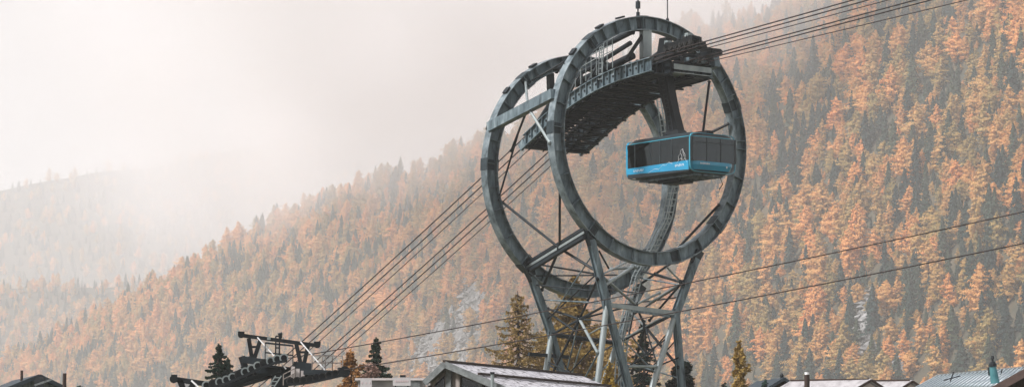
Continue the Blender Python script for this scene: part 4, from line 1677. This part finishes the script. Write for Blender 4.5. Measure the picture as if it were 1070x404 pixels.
for lst, meshes, colx, nm, lab, cat in ((lar, larch_meshes, col_l, 'larch_tree', 'orange autumn larch', 'larch'), (spr, spruce_meshes, col_s, 'spruce_tree', 'dark green spruce', 'spruce')):
    for j, i in enumerate(lst):
        x, y, z, k, s_, rot, px, v = trees[i]
        o = bpy.data.objects.new(nm, meshes[j % len(meshes)])
        o.location = (x, y, z)
        o.rotation_euler = (0, 0, rot)
        o.scale = (s_, s_, s_ * (1 + .12 * math.sin(i)))
        if j < len(meshes):
            o.location = (x, y, z)
            colx.objects.link(o)
        else:
            COL.objects.link(o)
        hz, vz = zone(px, rk_px[i][1])
        sz_ = 'tall' if s_ > 1.0 else 'small' if s_ < .8 else 'mid-sized'
        tag(o, f'{sz_} {lab} {vz}, {hz} part of the mountain forest', cat,
            f'{sz_} {lab} trees of the mountain forest, {hz}, {vz}')


def forest(name, pts, label=None):
    """everything past the individually built trees: one mass of trees, instanced"""
    me = bpy.data.meshes.new(name)
    me.vertices.add(len(pts))
    A = np.array([p[:6] for p in pts])
    me.vertices.foreach_set('co', A[:, :3].astype(np.float32).ravel())
    rng = np.random.default_rng(5)
    n = len(pts)
    k = me.attributes.new('kind', 'INT', 'POINT')
    k.data.foreach_set('value', A[:, 3].astype(np.int32))
    idx = me.attributes.new('pick', 'INT', 'POINT')
    idx.data.foreach_set('value', rng.integers(0, 60, n).astype(np.int32))
    ro = me.attributes.new('rot', 'FLOAT_VECTOR', 'POINT')
    ro.data.foreach_set('vector', np.stack([rng.normal(0, .02, n), rng.normal(0, .02, n), A[:, 5]], 1).astype(np.float32).ravel())
    scl = me.attributes.new('scl', 'FLOAT_VECTOR', 'POINT')
    w = rng.uniform(.85, 1.2, n)
    scl.data.foreach_set('vector', np.stack([A[:, 4] * w, A[:, 4] * w, A[:, 4] * rng.uniform(.9, 1.15, n)], 1).astype(np.float32).ravel())
    o = bpy.data.objects.new(name, me)
    COL.objects.link(o)
    ng = bpy.data.node_groups.new('forest_nodes', 'GeometryNodeTree')
    ng.interface.new_socket('Geometry', in_out='INPUT', socket_type='NodeSocketGeometry')
    ng.interface.new_socket('Geometry', in_out='OUTPUT', socket_type='NodeSocketGeometry')
    N = ng.nodes.new
    gi, go = N('NodeGroupInput'), N('NodeGroupOutput')
    jn = N('GeometryNodeJoinGeometry')

    def attr(nm, tp):
        a = N('GeometryNodeInputNamedAttribute')
        a.data_type = tp
        a.inputs['Name'].default_value = nm
        return a.outputs[0]
    for kk, cl in ((0, col_l), (1, col_s)):
        ci = N('GeometryNodeCollectionInfo')
        ci.inputs['Collection'].default_value = cl
        ci.inputs['Separate Children'].default_value = True
        ci.inputs['Reset Children'].default_value = True
        ip = N('GeometryNodeInstanceOnPoints')
        ip.inputs['Pick Instance'].default_value = True
        cmp_ = N('FunctionNodeCompare')
        cmp_.data_type = 'INT'
        cmp_.operation = 'EQUAL'
        ins = [q for q in cmp_.inputs if q.type == 'INT']
        ng.links.new(attr('kind', 'INT'), ins[0])
        ins[1].default_value = kk
        ng.links.new(cmp_.outputs[0], ip.inputs['Selection'])
        ng.links.new(gi.outputs[0], ip.inputs['Points'])
        ng.links.new(ci.outputs[0], ip.inputs['Instance'])
        ng.links.new(attr('pick', 'INT'), ip.inputs['Instance Index'])
        ng.links.new(attr('rot', 'FLOAT_VECTOR'), ip.inputs['Rotation'])
        ng.links.new(attr('scl', 'FLOAT_VECTOR'), ip.inputs['Scale'])
        ng.links.new(ip.outputs[0], jn.inputs[0])
    ng.links.new(jn.outputs[0], go.inputs[0])
    md = o.modifiers.new('forest', 'NODES')
    md.node_group = ng
    tag(o, label=label, cat='forest', kind='stuff')
    return o


young = sample_hill(main_hill, 6.6, 1.02, (.22, .52), 13, rocks=True, px0=-60, px1=1150, greens=.3)
forest('forest', [t for i, t in enumerate(trees) if i not in chosen] + young, 'dense mass of orange larches and green spruces covering the near mountainside')
midt = sample_hill(mid_hill, 15, 1.02, (.75, 1.35), 21, px0=-150, px1=400)
forest('middle_forest', midt, 'faded orange forest on the middle hill at the left edge')
fart = sample_hill(far_hill, 21, 1.02, (.95, 1.8), 31, px0=-200, px1=700, greens=.5)
forest('far_forest', fart, 'barely visible forest on the cloud covered far mountain')
print('mid', len(midt), 'far', len(fart))


# broken rock lying in the open patches of the slope
rg_ = np.random.default_rng(99)
mbv, mbf = [], []
for a_, b_, c_, d_ in ROCKS:
    for _ in range(int(1500 * c_ / 30)):
        qx, qv = a_ + rg_.normal(0, .55) * c_, b_ + rg_.normal(0, .55) * d_
        if not .01 < qv < .98:
            continue
        p = main_hill.pos(qx, qv)
        sz = rg_.exponential(.9) + .5
        o_ = len(mbv)
        for dx, dy, dz in ((1, 0, 0), (-1, 0, 0), (0, 1, 0), (0, -1, 0), (0, 0, .8), (0, 0, -1)):
            mbv.append((p.x + (dx + rg_.normal(0, .3)) * sz, p.y + (dy + rg_.normal(0, .3)) * sz, p.z + .8 + (dz + rg_.normal(0, .2)) * sz))
        for f in ((0, 2, 4), (2, 1, 4), (1, 3, 4), (3, 0, 4), (2, 0, 5), (1, 2, 5), (3, 1, 5), (0, 3, 5)):
            mbf.append(tuple(o_ + k for k in f))
me = bpy.data.meshes.new('scree')
me.from_pydata(mbv, [], mbf)
me.materials.append(ramp_mat('scree_rock', [(.07, .07, .07), (.17, .168, .165), (.30, .295, .29)], rough=.95, scale=.25, detail=4, lo=.35, hi=.65))
sco = bpy.data.objects.new('scree', me)
COL.objects.link(sco)
tag(sco, 'pale grey broken rock in the open patches between the trees', 'scree', kind='stuff')


# ------------------------------------------------------------------ foreground trees
def fg_conifer(px, ytop, dist, width_px, kind, label, mat, nb, per, leaf, seed, zb=0.0, cat='tree', name='spruce_tree', z0=.1, flat=.45):
    top = at(px, ytop, dist)
    h = top.z - zb
    rng = np.random.default_rng(seed)
    r = width_px / 2 / F * dist
    o = thing(name, label, cat, Vector((top.x, top.y, zb)))
    P = conifer_points(h, r, nb, per, kind, rng, z0=z0, whorl=.42 if kind == 'spruce' and nb > 100 else 0)
    V = leaf_tris(P, leaf, flat, rng)
    me = tri_mesh('crown', V, [mat], np.zeros(len(V)))
    c = bpy.data.objects.new('crown', me)
    COL.objects.link(c)
    c.parent = o
    tt = trunk_tris(h * .97, .22, 8)
    me = tri_mesh('trunk', tt, [BARK], np.zeros(len(tt)))
    t = bpy.data.objects.new('trunk', me)
    COL.objects.link(t)
    t.parent = o
    return o


fg_conifer(366, 369, 178, 78, 'larch', 'bright orange larch left of the dark spruce behind the sheave tower', ORANGE, 130, 90, .22, 105, name='larch_tree', cat='larch')
fg_conifer(600, 292, 222, 120, 'larch', 'broad ochre gold larch filling the gap between the left tower legs', LARCH_GOLD, 260, 200, .26, 106, name='larch_tree', cat='larch')
fg_conifer(772, 358, 200, 44, 'larch', 'slim ochre larch standing alone right of the tower feet', LARCH_GOLD, 120, 90, .22, 107, name='larch_tree', cat='larch')
fg_conifer(637, 381, 178, 40, 'larch', 'small bright yellow larch at the foot of the ring tower', YELLOW, 120, 110, .2, 108, name='larch_tree', cat='larch')
fg_conifer(799, 399, 158, 26, 'spruce', 'tiny green spruce tip left of the small dark roof', SPRUCE, 80, 60, .14, 109, cat='spruce')
fg_conifer(757, 402, 160, 20, 'spruce', 'tiny dark spruce tip below the slim ochre larch', NEEDLE_D, 60, 50, .14, 111, cat='spruce')



def spruce_fg(px, ytop, dist, width_px, label, mat, seed, gap=.30, name='spruce_tree', slim=.36):
    """spruce of tiered branches: each branch a flat drooping spray with upturned tip"""
    top = at(px, ytop, dist)
    h = top.z
    rng = np.random.default_rng(seed)
    o = thing(name, label, 'spruce', Vector((top.x, top.y, 0)))
    P, N_ = [], []
    z = h - .25
    rmax = width_px / 2 / F * dist
    while z > h * .12:
        u = h - z
        L0 = min(rmax, .12 + slim * u)
        nbr = rng.integers(8, 12)
        a0 = rng.uniform(0, 6.28)
        for k in range(nbr):
            az = a0 + k * 6.283 / nbr + rng.uniform(-.35, .35)
            L_ = L0 * rng.uniform(.55, 1.2)
            m_ = int(34 + 120 * L_)
            s_ = rng.uniform(.02, 1, m_) ** .85
            x = s_ * L_
            side = rng.normal(0, .14, m_) * (.2 + L_) * (1.15 - s_)
            zz = z + rng.uniform(-.16, .16) - L_ * (.42 * s_ - .20 * s_ ** 3) - np.abs(rng.normal(0, .05, m_))
            P.append(np.stack([x * math.cos(az) - side * math.sin(az), x * math.sin(az) + side * math.cos(az), zz], 1))
        z -= gap * rng.uniform(.75, 1.25) * (1 + .04 * u)
    k = 60
    P.append(np.stack([rng.normal(0, .03, k), rng.normal(0, .03, k), h - rng.uniform(0, .7, k)], 1))
    P = np.concatenate(P)
    V = leaf_tris(P, .13, .3, rng)
    me = tri_mesh('crown', V, [mat], np.zeros(len(V)))
    c = bpy.data.objects.new('crown', me)
    COL.objects.link(c)
    c.parent = o
    tt = trunk_tris(h * .98, .2, 8)
    me = tri_mesh('trunk', tt, [BARK], np.zeros(len(tt)))
    t = bpy.data.objects.new('trunk', me)
    COL.objects.link(t)
    t.parent = o
    return o


spruce_fg(393, 352, 172, 100, 'dark green spruce behind the bare reddish tree left of the chalet', NEEDLE_D, 101, slim=.38)
spruce_fg(228.5, 358, 175, 84, 'pointed dark spruce rising behind the sheave tower', NEEDLE_D, 102, slim=.38)
spruce_fg(238, 373, 176, 60, 'lower companion spruce just right of the pointed one behind the sheave tower', SPRUCE, 103, slim=.38)
spruce_fg(672, 333, 215, 80, 'dark spruce seen between the legs of the ring tower', NEEDLE_D, 104, slim=.27)

# mountain pine with a rounded dense crown right of the tower legs


def blob_tree(px, ytop, dist, wpx, label, mat, seed, lobes, leaf, n, name, cat, bare=False):
    top = at(px, ytop, dist)
    rng = np.random.default_rng(seed)
    r = wpx / 2 / F * dist
    o = thing(name, label, cat, Vector((top.x, top.y, 0)))
    h = top.z
    P = []
    limbs = MB()
    base = Vector((top.x, top.y, 0))
    for i in range(lobes):
        a = i * 2.4 + rng.uniform(-.3, .3)
        t = (i + .5) / lobes
        zc = h * (.35 + .6 * t)
        rr = r * (1 - t) ** .55
        c = np.array([math.cos(a) * rr * .7, math.sin(a) * rr * .7, zc])
        k = n // lobes
        d = rng.normal(size=(k, 3))
        d /= np.linalg.norm(d, axis=1)[:, None]
        q = rng.uniform(.45, 1.0, k)[:, None]
        P.append(c + d * q * np.array([r * .36, r * .36, r * .28]))
        limbs.tube([base + UP * (h * (.2 + .5 * t)), base + UP * (zc * .9) + Vector((c[0] * .5, c[1] * .5, 0)), base + Vector(tuple(c))], [.08, .05, .02], 5)
    P = np.concatenate(P)
    V = leaf_tris(P, leaf, .1, rng)
    me = tri_mesh('crown', V, [mat], np.zeros(len(V)))
    c = bpy.data.objects.new('crown', me)
    COL.objects.link(c)
    c.parent = o
    limbs.tube([base, base + UP * h * .5, base + UP * h * .85], [.2, .14, .05], 8)
    limbs.build('trunk', BARK, o)
    return o


blob_tree(712, 373, 192, 52, 'dark rounded pine just right of the ring tower legs', NEEDLE_D, 201, 22, .2, 12000, 'pine_tree', 'pine')
blob_tree(82, 395, 152, 22, 'olive green shrub top right of the far left flue', SPRUCE, 210, 14, .14, 2600, 'shrub', 'shrub')
blob_tree(388, 372, 160, 40, 'bare reddish brown tree in front of the dark spruce', TWIG, 202, 20, .12, 5200, 'bare_tree', 'tree')
blob_tree(640, 352, 205, 60, 'olive green tree crown showing between the tower legs', LARCH_BROWN, 203, 20, .22, 8000, 'larch_tree', 'larch')

# the large drooping larch: curved branches with hanging twigs, half bare
dist = 198
top = at(541, 303, dist)
dl = thing('larch_tree', 'tall brown larch with long drooping branches behind the chalet roof', 'larch', Vector((top.x, top.y, 0)))
rng = np.random.default_rng(77)
H_ = top.z
tr_ = MB().tube([Vector((top.x, top.y, 0)), Vector((top.x + .05, top.y, H_ * .5)), top], [.28, .17, .02], 8)
tr_.build('trunk', BARK, dl)
bm_ = MB()
PT = []
NBR = 104
for i in range(NBR):
    t = i / NBR
    z = H_ * (.25 + .74 * t)
    u = (H_ - z)
    L_ = min(3.7, .25 + u * .5) * rng.uniform(.72, 1.12)
    az = i * 2.39996 + rng.uniform(-.3, .3)
    dx, dy = math.cos(az), math.sin(az)
    pl = []
    for j in range(8):
        s = j / 7
        pl.append(Vector((top.x + dx * L_ * s, top.y + dy * L_ * s, z - L_ * (.50 * s - .42 * s ** 2.4) )))
    bm_.tube(pl, [.045 * (1 - j / 8) + .012 for j in range(8)], 4)
    k = int(26 + 90 * L_)
    for q in range(k):
        s = rng.uniform(.15, 1) * 7
        j = min(6, int(s))
        p = pl[j] + (pl[j + 1] - pl[j]) * (s - j)
        hang = rng.exponential(.13)
        sd_ = rng.normal(0, .10)
        PT.append((p.x - top.x - dy * sd_, p.y - top.y + dx * sd_, p.z - hang))
bm_.build('branches', BARK, dl)
V = leaf_tris(np.array(PT), .13, -.2, rng)
me = tri_mesh('crown', V, [LARCH_BROWN], np.zeros(len(V)))
c = bpy.data.objects.new('crown', me)
COL.objects.link(c)
c.parent = dl

# ------------------------------------------------------------------ haze, light, sky
HAZE = True
if HAZE:
    mb = MB()
    zt_ = 1420
    x_, y0_, y1_, zb_ = 7050, -3050, 14000, -7.2
    mb.hexa([(-x_, y0_, zb_), (x_, y0_, zb_), (x_, y1_, zb_), (-x_, y1_, zb_), (-x_, y0_, zt_), (x_, y0_, zt_), (x_, y1_, zt_), (-x_, y1_, zt_)])
    mh = bpy.data.materials.new('haze')
    mh.use_nodes = True
    nt = mh.node_tree
    nt.nodes.remove(nt.nodes['Principled BSDF'])
    pv = nt.nodes.new('ShaderNodeVolumePrincipled')
    pv.inputs['Color'].default_value = (1.0, .99, .99, 1)
    pv.inputs['Density'].default_value = .000165
    pv.inputs['Anisotropy'].default_value = 0.0
    nt.links.new(pv.outputs[0], nt.nodes['Material Output'].inputs['Volume'])
    tag(mb.build('haze', mh), kind='stuff')

SUN_EL, SUN_AZ = R(46), R(-118)      # high and to the left ahead, veiled by cloud
w = bpy.data.worlds.new('World')
sc.world = w
w.use_nodes = True
nt = w.node_tree
bg = nt.nodes['Background']
sky = nt.nodes.new('ShaderNodeTexSky')
sky.sky_type = 'NISHITA'
sky.sun_disc = False
sky.sun_elevation = SUN_EL
sky.sun_rotation = SUN_AZ
sky.air_density = 2
sky.dust_density = 6
tc = nt.nodes.new('ShaderNodeTexCoord')
mp = nt.nodes.new('ShaderNodeMapping')
mp.inputs['Scale'].default_value = (1, 1, 3.2)
nz = nt.nodes.new('ShaderNodeTexNoise')
nz.inputs['Scale'].default_value = 3.0
nz.inputs['Detail'].default_value = 5
nz.inputs['Roughness'].default_value = .5
rp = nt.nodes.new('ShaderNodeValToRGB')
el = rp.color_ramp.elements
el[0].position, el[1].position = .3, .72
el[0].color = (3.2, 3.2, 3.46, 1)
el[1].color = (3.85, 3.87, 4.16, 1)
mx = nt.nodes.new('ShaderNodeMix')
mx.data_type = 'RGBA'
mx.inputs['Factor'].default_value = .92       # cloud cover
nt.links.new(tc.outputs['Generated'], mp.inputs['Vector'])
nt.links.new(mp.outputs[0], nz.inputs['Vector'])
nt.links.new(nz.outputs['Fac'], rp.inputs['Fac'])
nt.links.new(sky.outputs[0], mx.inputs['A'])
nt.links.new(rp.outputs['Color'], mx.inputs['B'])
nt.links.new(mx.outputs['Result'], bg.inputs['Color'])
bg.inputs['Strength'].default_value = .05

sd = bpy.data.lights.new('sun', 'SUN')
sd.energy = 3.0
sd.angle = R(10)
sd.color = (1, .975, .975)
so = bpy.data.objects.new('sun', sd)
COL.objects.link(so)
dv = Vector((math.sin(SUN_AZ) * math.cos(SUN_EL), math.cos(SUN_AZ) * math.cos(SUN_EL), math.sin(SUN_EL)))
so.rotation_euler = dv.to_track_quat('Z', 'Y').to_euler()
so.location = (0, 0, 300)

sc.view_settings.view_transform = 'Standard'
sc.view_settings.look = 'None'
sc.view_settings.exposure = 1.4
sc.view_settings.gamma = 1
sc.cycles.volume_bounces = 5
sc.cycles.max_bounces = 8
sc.cycles.transparent_max_bounces = 12
sc.cycles.use_denoising = True
sc.cycles.volume_step_rate = 1.0

# ------------------------------------------------------------------ cloud bank lying on the ridge


def cloud(name, box, base, full, dens, nscale, seed, soft, lo, hi):
    """a volume of uneven density: none below `base` metres, growing to `full`, torn by noise"""
    x0, x1, y0, y1, z0, z1 = box
    c = Vector(((x0 + x1) / 2, (y0 + y1) / 2, (z0 + z1) / 2))
    mb = MB()
    # rounded slab so that its sides thin out
    K = 32
    vs, fs = [], []
    for z_ in (z0, z1):
        for k in range(K):
            a_, b_ = sup(2 * math.pi * (k + .5) / K, x1 - x0, y1 - y0, 3)
            vs.append((c.x + a_, c.y + b_, z_))
    for k in range(K):
        fs.append((k, (k + 1) % K, K + (k + 1) % K, K + k))
    fs.append(tuple(range(K))[::-1])
    fs.append(tuple(K + k for k in range(K)))
    mb.add(vs, fs)
    m = bpy.data.materials.new(name)
    m.use_nodes = True
    nt = m.node_tree
    nt.nodes.remove(nt.nodes['Principled BSDF'])
    L = nt.links.new
    geo = nt.nodes.new('ShaderNodeNewGeometry')
    sep = nt.nodes.new('ShaderNodeSeparateXYZ')
    L(geo.outputs['Position'], sep.inputs[0])

    def mr(src, a, b, c_, d, smooth=True):
        q = nt.nodes.new('ShaderNodeMapRange')
        q.interpolation_type = 'SMOOTHSTEP' if smooth else 'LINEAR'
        q.inputs['From Min'].default_value = a
        q.inputs['From Max'].default_value = b
        q.inputs['To Min'].default_value = c_
        q.inputs['To Max'].default_value = d
        L(src, q.inputs['Value'])
        return q.outputs[0]

    def mul(a, b):
        q = nt.nodes.new('ShaderNodeMath')
        q.operation = 'MULTIPLY'
        L(a, q.inputs[0])
        if isinstance(b, float):
            q.inputs[1].default_value = b
        else:
            L(b, q.inputs[1])
        return q.outputs[0]
    nz = nt.nodes.new('ShaderNodeTexNoise')
    nz.noise_dimensions = '4D'
    nz.inputs['W'].default_value = seed
    nz.inputs['Scale'].default_value = nscale
    nz.inputs['Detail'].default_value = 5
    L(geo.outputs['Position'], nz.inputs['Vector'])
    d_ = mr(nz.outputs['Fac'], lo, hi, 0.0, 1.0)
    d_ = mul(d_, mr(sep.outputs['Z'], base, full, 0.0, 1.0))
    d_ = mul(d_, mr(sep.outputs['X'], x0, x0 + soft, 0.0, 1.0))
    d_ = mul(d_, mr(sep.outputs['X'], x1 - soft, x1, 1.0, 0.0))
    d_ = mul(d_, mr(sep.outputs['Y'], y0, y0 + soft, 0.0, 1.0))
    d_ = mul(d_, float(dens))
    pv = nt.nodes.new('ShaderNodeVolumePrincipled')
    pv.inputs['Color'].default_value = (.95, .925, .925, 1)
    pv.inputs['Anisotropy'].default_value = 0.0
    L(d_, pv.inputs['Density'])
    L(pv.outputs[0], nt.nodes['Material Output'].inputs['Volume'])
    return tag(mb.build(name, m), label='pale torn cloud lying on the ridge of the mountain', kind='stuff')


cloud('low_cloud', (-420, 480, 1500, 3700, 225, 560), 232, 335, .0046, 1 / 130, 1.0, 250, .40, .6)
cloud('low_cloud', (-1250, 1100, 5050, 7000, 250, 1250), 260, 760, .0017, 1 / 300, 4.0, 480, .42, .62)
